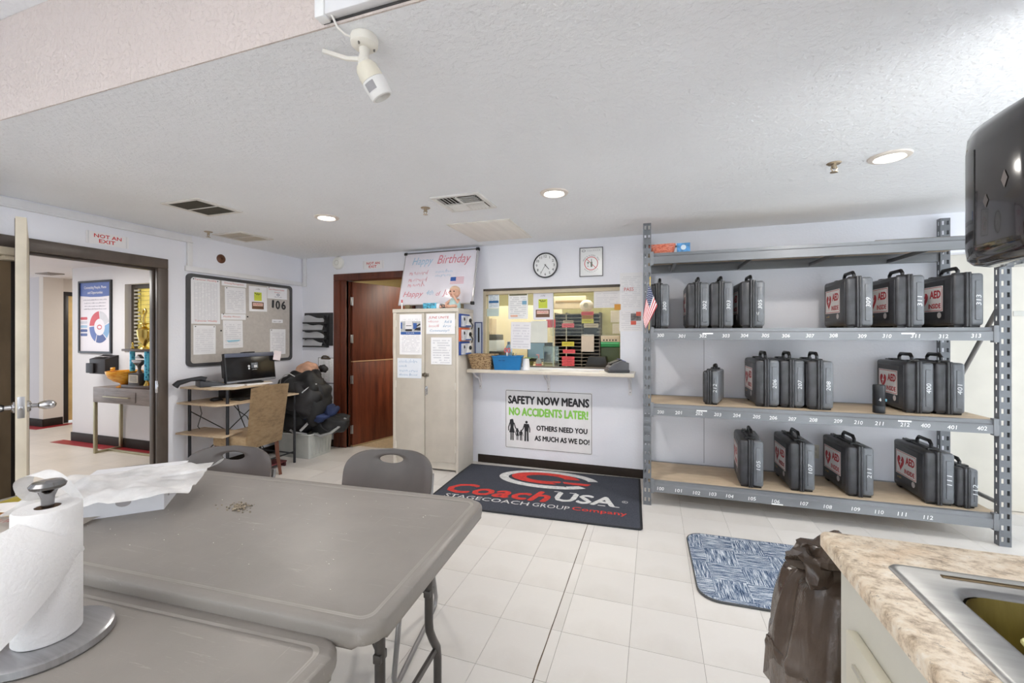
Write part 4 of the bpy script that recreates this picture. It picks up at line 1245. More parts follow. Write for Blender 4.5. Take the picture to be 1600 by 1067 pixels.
def figure(cx, z0, h, skirt, sx):
    b = MB(); k = h
    flat(b, circ(cx, z0 + k * .93, k * .062, 14, k * .07), SM)
    if skirt:
        flat(b, [(cx - k * .10, z0 + k * .84), (cx + k * .10, z0 + k * .84), (cx + k * .075, z0 + k * .62), (cx + k * .14, z0 + k * .36), (cx - k * .14, z0 + k * .36), (cx - k * .075, z0 + k * .62)], SM, z=.0002)
        flat(b, [(cx - k * .10, z0 + k * .97), (cx + k * .05, z0 + k), (cx + k * .09, z0 + k * .84), (cx - k * .12, z0 + k * .80)], SM, z=.0004)
        for d in (-.05, .05): stroke(b, [(cx + d * k, z0 + k * .37), (cx + d * k * .9, z0 + k * .18), (cx + d * k, z0)], k * .06, SM, z=.0003)
    else:
        flat(b, [(cx - k * .12, z0 + k * .85), (cx + k * .12, z0 + k * .85), (cx + k * .10, z0 + k * .48), (cx - k * .10, z0 + k * .48)], SM, z=.0002)
        for d in (-.055, .055): stroke(b, [(cx + d * k, z0 + k * .5), (cx + d * k * 1.1, z0 + k * .25), (cx + d * k * 1.2, z0)], k * .085, SM, z=.0003)
    for d in (-1, 1):
        e = sx if d == (1 if sx > 0 else -1) else 0
        stroke(b, [(cx + d * k * .10, z0 + k * .82), (cx + d * k * .17, z0 + k * .60), (cx + d * k * (.16 + abs(e)), z0 + k * .44)], k * .05, SM, z=.0005)
    o = b.build('figure', INK, t); return o


figure(-.385, -.225, .225, True, .14); figure(-.325, -.22, .125, True, .05); figure(-.285, -.222, .112, False, .05); figure(-.225, -.225, .215, False, -.14)

for nm, x, z, w_, h_, rz, lab in (('exit_sign', -3.178, 2.216, .30, .098, 0, 'small white sign with red lettering above the red-brown back doorway'), ('exit_sign', 2.242, 2.163, .285, .098, PI / 2, 'white sign with red lettering above the left doorway')):
    t = thing(nm, lab, 'sign', (x, YB, z) if rz == 0 else (XL, x, z), rz, 'door signs')
    MB().box(-w_ / 2, w_ / 2, -.004, 0, -h_ / 2, h_ / 2, .001).build('panel', M((236, 234, 236), .4, var=.01), t, smooth=False)
    b = MB(); m_ = onwall(0, -.0048, 0); letters(b, 'NOT AN', .0, .019, .185, .030, m_, bold=.035); letters(b, 'EXIT', -.005, -.021, .11, .030, m_, bold=.035)
    b.build('lettering', M((208, 44, 46), .5), t)
    for s in (-1, 1): MB().box(s * w_ * .45 - .004, s * w_ * .45 + .004, -.006, -.004, -h_ / 2, h_ / 2).build('holder_edge', M((222, 222, 226), .3), t, smooth=False)

t = thing('smoke_alarm', 'round white smoke alarm left of the sign above the back doorway', 'smoke alarm', (-3.68, YB, 2.262))
MB().lathe([(.0, .0), (.078, .0), (.08, .01), (.072, .03), (.05, .04), (.0, .042)], 28, mat=CM, cap=False).build('body', M((236, 235, 230), .45), t)
b = MB(); b.lathe([(.03, .041), (.032, .043), (.03, .045), (.026, .043)], 20, mat=CM, cap=False); b.build('vent_ring', M((206, 204, 198), .5), t)

# ---- file holder and clipboard left of the back doorway
t = thing('file_holder', 'black wall file holder with four tiers of papers left of the back doorway', 'file holder', (-3.985, YB, 1.45))
FB_ = M((44, 44, 46), .4, var=.2)
MB().box(-.22, .22, -.012, 0, -.205, .205, .004).build('back_panel', FB_, t)
for k in range(4):
    z = .145 - k * .098
    b = MB(); b.box(-.205, .16, -.055, -.012, z - .075, z - .070); b.box(-.205, .16, -.058, -.054, z - .075, z - .057, .001); b.build('tier', FB_, t)
    b = MB(); b.prism([(-.012, z - .078), (-.058, z - .078), (-.060, z - .045), (-.045, z - .01), (-.012, z + .045)], .160, .166, Matrix(((0, 0, 1, 0), (1, 0, 0, 0), (0, 1, 0, 0), (0, 0, 0, 1)))); b.prism([(.10, z + .02), (.16, z - .075), (.16, z - .04), (.12, z + .022)], .012, .06, CM); b.build('side', FB_, t)
for k, (z, lab) in enumerate(((.145, 'papers curling out of the top tier of the file holder'), (.047, 'papers in the second tier of the file holder'), (-.051, 'crumpled papers in the third tier of the file holder'), (-.149, 'papers in the lowest tier of the file holder'))):
    b = MB(); q = k * 1.7
    b.grid(lambda u, v: (-.215 + (.33 - .03 * (k % 2)) * u, -.050 + .022 * v - .006 * math.sin(u * PI + q), z - .068 + .012 * math.sin(u * 7 + q) * v + (.090 - .035 * u ** 2) * v), 8, 4, thick=.004)
    tag(b.build('file_papers', PAPER, None, (-3.985, YB, 1.45)), lab, 'papers', 'papers in the wall file holder')
t = thing('clipboard', 'white clipboard with bulldog clip hanging under the file holder', 'clipboard', (-3.868, YB, .94))
MB().box(-.125, .125, -.006, 0, -.165, .155, .006).build('board', M((70, 68, 70), .5), t); MB().box(-.118, .118, -.009, -.006, -.155, .15, .002).build('paper', m_print((238, 238, 240), (170, 186, 176), 14, .4, 3, 6, 5.0), t)
b = MB(); b.box(-.07, .07, -.02, -.004, .135, .158, .005); b.tube([(-.055, -.02, .16), (-.02, -.03, .178), (.02, -.03, .178), (.055, -.02, .16)], .009, 8); b.build('clip', M((110, 100, 88), .3, .8), t)
t = thing('wall_outlet', 'pale wall outlet behind the bottom shelf of the rack', 'outlet', (1.30, YB, .385))
MB().box(-.036, .036, -.006, 0, -.058, .058, .002).build('plate', M((226, 222, 210), .4), t)
for z in (.022, -.022): MB().box(-.017, .017, -.0085, -.005, z - .014, z + .014, .004).build('socket', M((206, 202, 190), .4), t)

# ---- service ledge with brackets
lg = thing('service_ledge', 'white counter ledge under the service window', 'ledge', (-1.0, YB, .995))
MB().box(-.825, .83, -.292, .0, 0, .034, .004).build('board', M((226, 222, 216), .45, var=.08, scale=5), lg)
MB().box(-.825, .83, -.295, -.290, .002, .032, .002).build('edge_strip', M((214, 204, 190), .5), lg)
for x in (-.79, -.03, .78):
    b = MB(); b.box(x - .016, x + .016, -.016, 0, -.20, 0, .003); b.box(x - .016, x + .016, -.20, 0, -.014, 0, .003)
    b.tube([(x, -.19, -.012), (x, -.15, -.05), (x, -.07, -.07), (x, -.012, -.14)], .010, 8)
    br = b.build('bracket', M((228, 226, 228), .4), lg)
    for z in (-.12, -.17): MB().lathe([(.005, .016), (.004, .019)], 8, mat=Matrix.Translation((x, 0, z)) @ CM).build('screw', M((110, 104, 98), .4, .5), br)
LZ = 1.0295
t = thing('wicker_basket', 'brown woven tray basket at the left end of the service ledge', 'basket', (-1.685, 4.085, LZ), .02)
b = MB(); b.prism(rrect(-.10, .10, -.075, .075, .012), 0, .008)
for k in range(10):
    q = .10 + .003 * k; w_ = .075 + .003 * k
    b.tube([(x, y, .008 + k * .0135 + .0022 * math.sin(i * 2.3 + k * PI)) for i, (x, y) in enumerate(rrect(-q, q, -w_, w_, .016, 5))], .0078, 6, closed=True)
b.build('woven_body', m_wicker((118, 90, 62), (188, 160, 122)), t)
MB().tube([(x, y, .146) for x, y in rrect(-.132, .132, -.107, .107, .018, 5)], .008, 6, closed=True).build('rim', m_wicker((140, 110, 78), (196, 168, 130)), t)
t = thing('plastic_bin', 'blue plastic bin with dark lettering on the service ledge', 'bin', (-1.41, 4.075, LZ), math.radians(10))


def openbin(b, w0, d0, w1, d1, h_, th=.004, r=.012):
    P0, P1 = rrect(-w0, w0, -d0, d0, r, 4), rrect(-w1, w1, -d1, d1, r, 4); Q0, Q1 = rrect(-w0 + th, w0 - th, -d0 + th, d0 - th, r, 4), rrect(-w1 + th, w1 - th, -d1 + th, d1 - th, r, 4)
    n = len(P0); V = [[b.bm.verts.new((x, y, z)) for x, y in P] for P, z in ((P0, 0), (P1, h_), (Q1, h_), (Q0, th))]
    for A, C in zip(V, V[1:]):
        for k in range(n): b.bm.faces.new((A[k], A[(k + 1) % n], C[(k + 1) % n], C[k]))
    b.bm.faces.new(V[0][::-1]); b.bm.faces.new(V[3]); return b


openbin(MB(), .13, .07, .15, .09, .138).build('tub', M((22, 112, 172), .35, var=.08), t)
MB().tube([(x, y, .137) for x, y in rrect(-.152, .152, -.092, .092, .014, 4)], .005, 6, closed=True).build('rim', M((26, 120, 182), .35), t)
b = MB(); scribble(b, -.075, .0, .10, .022, .007, onwall(0, -.0845, 0), seed=72, words=1); b.build('lettering', M((20, 44, 74), .5), t)
t = thing('scissors', 'red-handled scissors sticking out of the blue bin', 'scissors', (-1.42, 4.08, LZ + .12), .3)
for s in (-1, 1):
    b = MB(); b.tube([(s * .016 + .013 * math.cos(a), 0, .075 + .022 * math.sin(a)) for a in [2 * PI * k / 12 for k in range(12)]], .005, 6, closed=True); b.build('handle', M((206, 70, 84), .4), t)
    MB().box(s * .004 - .004, s * .004 + .004, -.0015 + s * .0015, .0015 + s * .0015, -.06, .06).build('blade', STEEL, t)
for k, (x, c_) in enumerate(((-1.375, (70, 120, 80)), (-1.355, (230, 226, 216)))):
    t = thing('pen', ('green pen standing in the blue bin beside the scissors', 'white pen leaning in the blue bin beside the scissors')[k], 'pen', (x, 4.08, LZ + .08)); t.rotation_euler = (0, .25 + .1 * k, 0)
    MB().lathe([(.004, -.06), (.0045, -.05), (.0045, .06), (.003, .085)], 8).build('barrel', M(c_, .4), t); MB().lathe([(.0052, .05), (.0052, .09), (.004, .094)], 8).build('cap', M(dark(c_, .7), .4), t)
t = thing('paper_cup', 'white paper cup upside down on the service ledge right of the blue bin', 'cup', (-1.222, 4.09, LZ))
MB().lathe([(.042, 0), (.043, .004), (.040, .008), (.030, .112), (.0295, .113), (.027, .11), (.0, .109)], 22, cap=False).build('wall', M((236, 234, 234), .5), t); MB().tube([(x, y, .003) for x, y in circ(0, 0, .0425, 22)], .003, 6, closed=True).build('rolled_rim', PAPER, t)
k = 0
for x, y, w_, d_, rz, lab in ((-1.06, 4.14, .20, .10, .06, 'loose white paper in the middle of the service ledge'), (-.80, 4.13, .22, .11, -.05, 'loose paper right of the middle of the service ledge'), (-.60, 4.12, .20, .12, .08, 'loose paper on the service ledge left of the card terminal')):
    b = MB(); b.grid(lambda u, v: ((u - .5) * w_, (v - .5) * d_, .001 + .006 * (u - .5) ** 2 * v), 6, 3, thick=.0008)
    tag(b.build('loose_paper', PAPER, None, (x, y, LZ + .0005), rz), lab, 'paper', 'papers on the service ledge')
ct = thing('card_terminal', 'grey desktop card terminal at the right end of the service ledge', 'terminal', (-.325, 4.125, LZ), math.radians(18))
b = MB(); b.prism([(-.10, 0), (.085, 0), (.085, .09), (.02, .115), (-.06, .085), (-.10, .05)], -.085, .085, Matrix.Rotation(PI / 2, 4, 'X') @ Matrix.Identity(4), bev=.012, seg=3); b.build('body', M((92, 92, 96), .4), ct)
b = MB(); b.prism([(-.06, .0), (.06, .0), (.055, .006), (-.055, .006)], -.06, .06, Matrix.Translation((-.03, 0, .098)) @ Matrix.Rotation(-.36, 4, 'Y') @ Matrix.Rotation(PI / 2, 4, 'X')); b.build('keypad', M((54, 54, 58), .4), ct)
MB().box(-.035, .035, -.05, .05, 0, .006, .002, mat=Matrix.Translation((.03, 0, .112)) @ Matrix.Rotation(.38, 4, 'Y')).build('screen', M((120, 124, 170), .15), ct)
MB().box(-.112, .09, -.09, .09, 0, .03, .008).build('base', M((60, 60, 64), .45), ct)

# ---- papers on the window glass and beside it
GY = YB + .036
t = sheet('window_notice', 'white and blue notice at the upper left of the service window', 'notice', -1.653, 1.758, .125, .178, m_print((226, 232, 236), (120, 150, 180), 14, .6, 0, 5, 2.0), y=GY)
b = MB(); flat(b, rrect(-.056, .056, .058, .082, .002), on(t)); flat(b, rrect(-.056, .056, -.032, -.006, .002), on(t)); b.build('bar', M((42, 100, 150), .5), t)
b = MB(); letters(b, 'NOTICE', 0, .070, .09, .015, on(t, -.0016), bold=.03); b.build('lettering', PAPER, t)
sheet('window_sticker', 'pale blue-green sticker under the blue notice on the service window', 'notice', -1.665, 1.625, .145, .082, M((206, 222, 218), .4, alpha=.85), y=GY)
t = sheet('window_notice', 'white typed notice with dark header in the middle left of the service window', 'notice', -1.375, 1.688, .218, .276, m_print((236, 236, 236), (176, 178, 182), 13, .5, 0, 4, 6.0), y=GY)
b = MB(); flat(b, rrect(-.10, .10, .112, .128, .001), on(t)); b.build('header', M((112, 108, 76), .5), t)
b = MB(); flat(b, rrect(.045, .095, .015, .055, .003), on(t)); b.build('picture', M((120, 168, 196), .5), t)
b = MB(); flat(b, rrect(-.085, -.005, -.115, -.095, .002), on(t)); b.build('stamp', M((228, 176, 150), .5), t)
t = sheet('window_flyer', 'white flyer with lime and brown pictures in the middle of the service window', 'flyer', -1.10, 1.68, .214, .28, M((226, 225, 232), .5, var=.02), y=GY)


def flyer_art(t):
    b = MB(); flat(b, rrect(-.05, .045, -.02, .075, .002), on(t)); b.build('picture', M((206, 216, 72), .5), t)
    b = MB(); scribble(b, -.042, .036, .055, .024, .007, on(t, -.0016), seed=71, words=1); scribble(b, -.03, .03, .108, .012, .002, on(t, -.0016), seed=77, words=1); b.build('lettering', INK, t)
    b = MB(); flat(b, rrect(-.08, .07, -.115, -.035, .002), on(t)); b.build('frame_picture', M((108, 74, 50), .5), t)
    b = MB(); flat(b, rrect(-.068, .058, -.08, -.045, .001), on(t, -.0016)); b.build('lettering', M((222, 190, 176), .5), t)
    b = MB(); scribble(b, -.06, .05, -.062, .022, .004, on(t, -.002), seed=78, words=2); b.build('lettering', RED, t)


flyer_art(t)
sheet('window_notice', 'white typed sheet low in the service window above the white cup', 'notice', -1.346, 1.374, .222, .286, m_print((232, 230, 234), (190, 188, 198), 10, .5, 0, 4, 8.0), y=GY + .002, tilt=.02)
sheet('window_notice', 'blank cream sheet behind the typed sheet low in the service window', 'notice', -1.146, 1.413, .18, .228, M((240, 234, 228), .5, var=.04), y=GY + .008)
sheet('window_notice', 'wide white sheet at the upper right of the service window', 'notice', -.447, 1.735, .254, .168, m_print((222, 220, 220), (198, 196, 200), 8, .5, 0, 4, 11.0), y=GY - .012)
t = sheet('wall_notice', 'white sheet with red stamp taped on the wall between window and rack', 'notice', -.213, 1.806, .212, .36, m_print((232, 231, 233), (196, 196, 202), 20, .4, 0, 6, 14.0))
b = MB(); letters(b, 'PASS', -.02, .02, .09, .034, on(t), bold=.02); b.build('lettering', M((206, 110, 110), .5), t)
t = sheet('wall_notice', 'white flyer with small red and grey pictures on the wall beside the flag', 'flyer', -.215, 1.52, .216, .205, m_print((232, 230, 232), (190, 190, 196), 10, .4, 0, 5, 16.0))
b = MB(); flat(b, rrect(-.0, .095, .0, .07, .001), on(t)); b.build('picture', M((110, 104, 104), .5, var=.5, scale=40), t)
b = MB(); flat(b, rrect(-.0, .05, -.04, -.002, .001), on(t)); flat(b, rrect(.05, .095, .045, .085, .001), on(t, -.0015)); b.build('picture', M((222, 96, 76), .5), t)
b = MB(); b.box(-.04, .02, -.001, 0, -.028, .028); tag(b.build('sticky_note', M((214, 152, 60), .6), None, (-.33, YB - .003, 1.655), smooth=False), 'ochre sticky note at the right edge of the service window', 'note')

# ------------------------------------------------------------------ seen through the service window
OY = 5.0
so = thing('mail_sorter', 'dark brown mail sorter full of thin slots behind the service window', 'mail sorter', (-.867, OY, .985))
SD = M((58, 48, 42), .5, var=.15)
b = MB(); b.box(-.27, .27, .26, .28, 0, .66); b.build('back_panel', SD, so, smooth=False)
for x in (-.27, -.135, .05, .258): MB().box(x, x + .012, 0, .27, 0, .66).build('divider', M((96, 86, 76), .5), so, smooth=False)
for k in range(16):
    z = k * .0425
    MB().box(-.27, .27, -.002, .27, z, z + .005).build('shelf', M((176, 168, 156), .4), so, smooth=False)
b = MB()
for k in range(30): b.box(-.130, -.120, -.004, -.001, .01 + k * .021, .023 + k * .021)
tag(b.build('label_strip', M((232, 226, 206), .5), so, smooth=False), kind='stuff')
HP, YE = (236, 96, 112), (222, 214, 84)
for x0, x1, z0, z1, c_, lab in ((-1.044, -.897, 1.467, 1.516, HP, 'pink card in the upper slots of the mail sorter'), (-1.032, -.905, 1.516, 1.553, (190, 170, 150), 'tan card above the upper pink card of the mail sorter'), (-1.044, -.897, 1.245, 1.298, YE, 'yellow card in the middle slots of the mail sorter'), (-1.032, -.885, 1.163, 1.206, HP, 'single pink card below the yellow card of the mail sorter'),
                                (-1.044, -.894, 1.088, 1.123, HP, 'pink card, topmost of the three at the bottom of the mail sorter'), (-1.044, -.894, 1.048, 1.085, HP, 'pink card, middle of the three at the bottom of the mail sorter'), (-1.044, -.894, 1.011, 1.045, HP, 'pink card, lowest of the three at the bottom of the mail sorter'),
                                (-.812, -.669, 1.612, 1.653, (232, 88, 96), 'red card at the top right of the mail sorter'), (-.806, -.672, 1.568, 1.61, (190, 130, 60), 'amber card under the red card of the mail sorter'), (-.808, -.669, 1.516, 1.566, YE, 'yellow card in the right column of the mail sorter'), (-.783, -.615, 1.465, 1.513, (202, 186, 162), 'tan printed card in the right column of the mail sorter'), (-.783, -.632, 1.398, 1.458, (28, 26, 26), 'black card in the right column of the mail sorter'),
                                (-.812, -.665, 1.183, 1.385, (222, 210, 200), 'cream sheet hanging in the right column of the mail sorter'), (-1.235, -1.123, 1.468, 1.564, HP, 'pink card left of the mail sorter behind the glass')):
    o = MB().box(x0, x1, OY - .012, OY - .006, z0, z1).build('sorter_card', M(c_, .5, var=.04), None, smooth=False)
    tag(o, lab, 'card', 'cards in the mail sorter')
    if z1 - z0 < .06:
        b = MB(); scribble(b, x0 + .02, x1 - .02, (z0 + z1) / 2, .008, .0025, onwall(0, OY - .0128, 0), seed=int(z0 * 999), words=3); b.build('lettering', M(dark(c_, .35), .5), o)
ol = MB().box(-2.7, .4, 4.46, 5.5, .93, .985, .004).build('office_counter', M((196, 176, 148), .5)); tag(ol, 'long office worktop behind the service window', 'counter')
MB().box(-2.7, .4, 5.44, 5.48, .0, .93).build('apron', M((180, 160, 130), .5), ol, smooth=False)
t = thing('letter_tray', 'cream and green stacked letter tray right of the mail sorter', 'tray', (-.485, OY + .04, .985))
MB().box(-.105, .105, -.03, .14, .315, .39, .003).build('drawer_front', M((222, 208, 186), .5), t)
for k in range(5): MB().box(-.075 + k * .034, -.062 + k * .034, -.034, -.03, .325, .343).build('label', INK, t, smooth=False)
MB().box(-.105, .105, -.032, .14, .286, .312, .003).build('shelf', M((90, 190, 130), .4), t); MB().box(-.105, .105, -.034, .14, .255, .284, .003).build('shelf', M((22, 140, 72), .4), t)
MB().box(-.105, .105, -.02, .14, .0, .252, .003).build('rack', M((70, 84, 54), .5), t)
bx_ = MB(); bx_.prism([(-.14, 0), (.13, 0), (.10, .15), (-.09, .15)], 0, .16, Matrix.Translation((-.615, 4.82, .985)) @ Matrix.Rotation(PI / 2, 4, 'X') @ Matrix.Translation((0, 0, -.16)), bev=.008); tag(bx_.build('monitor_back', M((24, 24, 26), .4)), 'black screen back behind the service window left of the card terminal', 'monitor')
for k, (x, z, h_) in enumerate(((-.43, 1.60, .14), (-.41, 1.455, .12))):
    o = MB().box(x - .065, x + .065, OY + .2, OY + .206, z - h_ / 2, z + h_ / 2).build('pinned_sheet', m_print((234, 222, 206), (206, 180, 140), 12, .4, 0, 5, 20 + k), None, smooth=False)
    tag(o, ('cream sheet, upper of two pinned right of the mail sorter', 'cream sheet, lower of two pinned right of the mail sorter')[k], 'sheet', 'sheets pinned in the office')
MB_ = MB().box(-.60, .9, OY + .206, OY + .23, .985, 1.72); tag(MB_.build('olive_board', M((204, 194, 140), .7), smooth=False), 'olive board behind the mail sorter', 'board')
t = thing('wall_heater', 'cream wall heater unit high above the mail sorter', 'heater', (-1.0, OY + .3, 1.78))
MB().box(-.22, .20, -.05, .0, -.075, .085, .01).build('housing', M((226, 206, 176), .5), t); MB().box(-.18, .16, -.056, -.05, .0, .03, .004).build('louvre', M((168, 140, 100), .5), t)
t = thing('wall_lamp', 'round cream lamp above the right side of the mail sorter', 'lamp', (-.755, OY + .02, 1.725)); 
MB().ell((0, 0, 0), (.082, .06, .068), 18, 12).build('globe', M((240, 226, 208), .4), t); MB().lathe([(.03, -.06), (.03, .10)], 12, mat=CM @ Matrix.Rotation(PI, 4, 'X')).build('arm', M((200, 190, 170), .5), t)
# left part of the office view
t = thing('acrylic_holder', 'clear acrylic sign holder standing behind the window beside the white cup', 'holder', (-1.075, 4.56, .986))
MB().box(-.085, .085, -.004, 0, 0, .27).build('pane', m_clear((206, 214, 206), .15), t, smooth=False); MB().box(-.085, .085, -.05, .05, 0, .008, .002).build('foot', M((190, 196, 190), .2), t)
b = MB(); ring(b, rrect(-.087, .087, -.0, .272, .004), rrect(-.081, .081, .006, .266, .003), onwall(0, -.006, 0)); b.build('edge', M((120, 130, 122), .3), t)
t = thing('dark_printer', 'black and white office printer behind the left part of the service window', 'printer', (-1.92, 4.78, .986))
MB().box(-.16, .20, -.12, .16, .0, .20, .012).build('body', M((52, 52, 54), .4, var=.2), t); MB().box(-.16, .17, -.13, .15, .20, .33, .006).build('lid', M((214, 216, 214), .4), t); MB().box(-.16, .16, -.10, .14, .33, .40, .01).build('feeder', M((74, 72, 62), .4), t)
t = thing('paper_carton', 'cream carton on top of the office printer', 'box', (-1.93, 4.78, 1.386))
MB().box(-.10, .10, -.08, .08, 0, .19, .002).build('carton', M((224, 204, 176), .6), t, smooth=False); MB().box(-.03, .07, -.082, -.08, .0, .03).build('label', M((96, 80, 66), .6), t, smooth=False)
t = thing('water_bottle', 'blue and white bottle standing right of the office printer', 'bottle', (-1.63, 4.74, .986))
MB().lathe([(.04, 0), (.043, .01), (.043, .22), (.036, .25), (.02, .28)], 18).build('bottle', M((132, 164, 196), .2, alpha=.85), t); MB().lathe([(.0445, .07), (.0445, .15)], 18, cap=False).build('label', M((226, 230, 236), .5), t); MB().lathe([(.018, .28), (.018, .31), (.014, .314)], 14).build('cap', M((60, 84, 120), .4), t)
t = thing('hand_sanitizer', 'clear pump bottle with pink label standing inside the service window', 'bottle', (-1.20, 4.50, .986))
MB().lathe([(.03, 0), (.032, .006), (.032, .11), (.02, .13), (.012, .14)], 16).build('bottle', M((210, 216, 220), .1, alpha=.6), t); MB().lathe([(.033, .03), (.033, .08)], 16, cap=False).build('label', M((226, 110, 116), .5), t)
b = MB(); b.lathe([(.006, .14), (.006, .17)], 8); b.box(-.03, .008, -.006, .006, .17, .18, .003); b.build('pump', M((226, 120, 126), .4), t)
t = thing('desk_plant', 'dark green potted plant behind the lower middle of the service window', 'plant', (-1.42, 4.86, .986))
MB().lathe([(.05, 0), (.06, .08), (.055, .08)], 16).build('pot', M((120, 120, 70), .6), t)
for k in range(9):
    a = k * 2.4; b = MB(); b.grid(lambda u, v: (math.cos(a) * .10 * u + math.sin(a) * (v - .5) * .04 * math.sin(u * PI), math.sin(a) * .10 * u - math.cos(a) * (v - .5) * .04 * math.sin(u * PI), .08 + .10 * u - .06 * u * u), 5, 2); b.build('leaf', M((86, 116, 52), .5), t)
t = thing('desk_display', 'dark desk screen with blue picture behind the middle of the service window', 'monitor', (-1.345, 5.1, .986))
MB().box(-.16, .16, -.01, .01, .06, .30, .004).build('bezel', M((40, 42, 42), .4), t); MB().box(-.15, .06, -.012, -.01, .10, .29).build('screen', M((140, 176, 208), .3), t, smooth=False); MB().lathe([(.07, 0), (.07, .01), (.02, .02), (.02, .08)], 14).build('stand', BLACK, t)
# ------------------------------------------------------------------ left wall: notice board and its papers
nb = thing('notice_board', 'large pale grey notice board with dark rounded frame above the computer desk', 'board', (XL, 3.472, 1.524), PI / 2)
MB().box(-.60, .60, -.012, 0, -.435, .435).build('panel', M((190, 184, 178), .85, var=.04, scale=30), nb, smooth=False)
b = MB(); P0, P1 = rrect(-.622, .622, -.452, .452, .045, 6), rrect(-.588, .588, -.42, .42, .035, 6)
V = [[b.bm.verts.new((x, y, z)) for x, z in P] for P, y in ((P0, 0), (P0, -.02), (P1, -.022), (P1, -.012))]
for A, C in zip(V, V[1:]):
    n = len(A)
    for k in range(n): b.bm.faces.new((A[k], A[(k + 1) % n], C[(k + 1) % n], C[k]))
b.build('frame', M((74, 74, 76), .4, var=.08), nb, angle=.5)
LW = .0125
PT = lambda s_, r_=26, c_=0, w_=7: m_print((236, 236, 239), (190, 190, 199), r_, .45, c_, w_, s_)


def lsheet(lab, y0, y1, z0, z1, mat, tilt=0.0, pins=0, cat='notice'):
    return sheet('board_paper', lab, cat, (y0 + y1) / 2, (z0 + z1) / 2, y1 - y0, z1 - z0, mat, 'left', tilt=tilt, group='papers on the notice board', lift=LW, pins=pins)


t = lsheet('large ruled sheet with red headings at the top left of the notice board', 2.893, 3.18, 1.492, 1.945, PT(1.0, 30, 9), -.01, 2)
b = MB(); letters(b, 'Turnover Monthly', 0, .206, .22, .022, on(t)); letters(b, 'Turnover Weekly', 0, -.200, .22, .022, on(t)); b.build('heading', M((212, 96, 92), .5), t)
lsheet('ruled white sheet at the lower left of the notice board', 2.915, 3.135, 1.189, 1.475, PT(2.0, 14, 11), 0, 2)
t = lsheet('narrow heading strip with red words at the top of the notice board, second column', 3.198, 3.478, 1.895, 1.952, PAPER)
b = MB(); letters(b, 'Driving Recognition', 0, -.002, .22, .022, on(t)); b.build('heading', M((206, 116, 110), .5), t)
lsheet('white typed sheet under the upper heading strip of the notice board', 3.234, 3.470, 1.608, 1.886, PT(3.0, 15, 0, 6), -.02, 1)
t = lsheet('narrow heading strip with red words halfway down the notice board, second column', 3.193, 3.470, 1.542, 1.602, PAPER, -.02, 1)
b = MB(); letters(b, 'Monthly Winners', -.02, 0, .19, .022, on(t)); b.build('heading', M((206, 116, 110), .5), t)
t = lsheet('white sheet with pale blue bar under the lower heading strip of the notice board', 3.214, 3.435, 1.243, 1.535, PT(4.0, 14, 0, 5), -.02)
b = MB(); flat(b, [(-.078, -.065), (-.055, -.082), (.06, -.078), (.082, -.062)], on(t)); b.build('bar', M((140, 196, 216), .5), t)
t = lsheet('white flyer with lime and brown pictures in the third column of the notice board', 3.510, 3.738, 1.645, 1.925, PAPER, -.02)
flyer_art(t)
t = lsheet('small white card with red heading at the top right of the notice board', 3.742, 4.02, 1.805, 1.938, PAPER, -.01, 1)
b = MB(); letters(b, 'Hours Without an Accident', -.01, .042, .22, .018, on(t)); letters(b, 'Days', .0, .008, .08, .014, on(t)); b.build('heading', M((210, 100, 100), .5), t)
b = MB(); ring(b, circ(.01, -.018, .022, 16, .013), circ(.01, -.018, .014, 16, .006), on(t)); scribble(b, -.05, .07, -.045, .009, .0022, on(t), seed=61, words=2); b.build('logo', M((110, 116, 140), .5), t)
for ch, y0, y1 in (('1', 3.803, 3.834), ('0', 3.854, 3.920), ('6', 3.935, 4.003)):
    b = MB(); letters(b, ch, 0, 0, y1 - y0, .108, onwall(0, -.0013, 0), bold=.05); o = b.build('number_cutout', INK, None, (XL + LW, (y0 + y1) / 2, 1.735), PI / 2)
    o.rotation_euler = ({'1': .06, '0': .0, '6': -.03}[ch], 0, PI / 2); tag(o, 'black cut-out digit %s, %s of the three on the notice board' % ({'1': 'one', '0': 'zero', '6': 'six'}[ch], {'1': 'leftmost', '0': 'middle', '6': 'rightmost'}[ch]), 'number', 'cut-out digits on the notice board')
t = lsheet('tiny white strip under the black digits on the notice board', 3.807, 3.958, 1.522, 1.562, PAPER)
b = MB(); scribble(b, -.06, .06, -.006, .012, .0024, on(t), seed=63, words=2); b.build('lettering', INK, t)
lsheet('white typed sheet at the lower right of the notice board', 3.781, 3.998, 1.150, 1.448, PT(5.0, 14, 0, 5), 0, 1)
for y, z in ((3.19, 1.425), (3.49, 1.58)):
    b = MB(); b.ell((0, 0, 0), (.008, .008, .008), 8, 6); tag(b.build('push_pin', BLACK, None, (XL + LW + .004, y, z)), 'black push pin in the bare board %s' % ('left of the sheet with the blue bar' if y < 3.3 else 'right of the lower heading strip'), 'pin', 'push pins')
t = thing('wall_cover', 'round brown cover plate on the wall above the notice board', 'cover', (XL, 3.2, 2.168), PI / 2)
MB().lathe([(0, .0), (.046, .0), (.046, .006), (.038, .012), (.0, .014)], 24, mat=CM, cap=False).build('plate', M((104, 68, 48), .4, .3, var=.2), t); MB().lathe([(0, .012), (.012, .014), (.012, .02), (0, .021)], 12, mat=CM, cap=False).build('knob', M((84, 56, 40), .4, .3), t)

# ------------------------------------------------------------------ computer desk
DK = thing('computer_desk', 'small computer desk with black posts and light wood shelves under the notice board', 'desk', (-3.93, 3.2, 0))
DWD = m_wood((182, 158, 130), (216, 196, 168), 1.2, 1, .45)
PST = M((44, 45, 50), .4, .3)
for x in (-.25, .24):
    for y, h_ in ((-.36, .876), (.40, .735 if x > 0 else .876)): MB().tube([(x, y, 0), (x, y, h_)], .0135, 12).build('post', PST, DK)


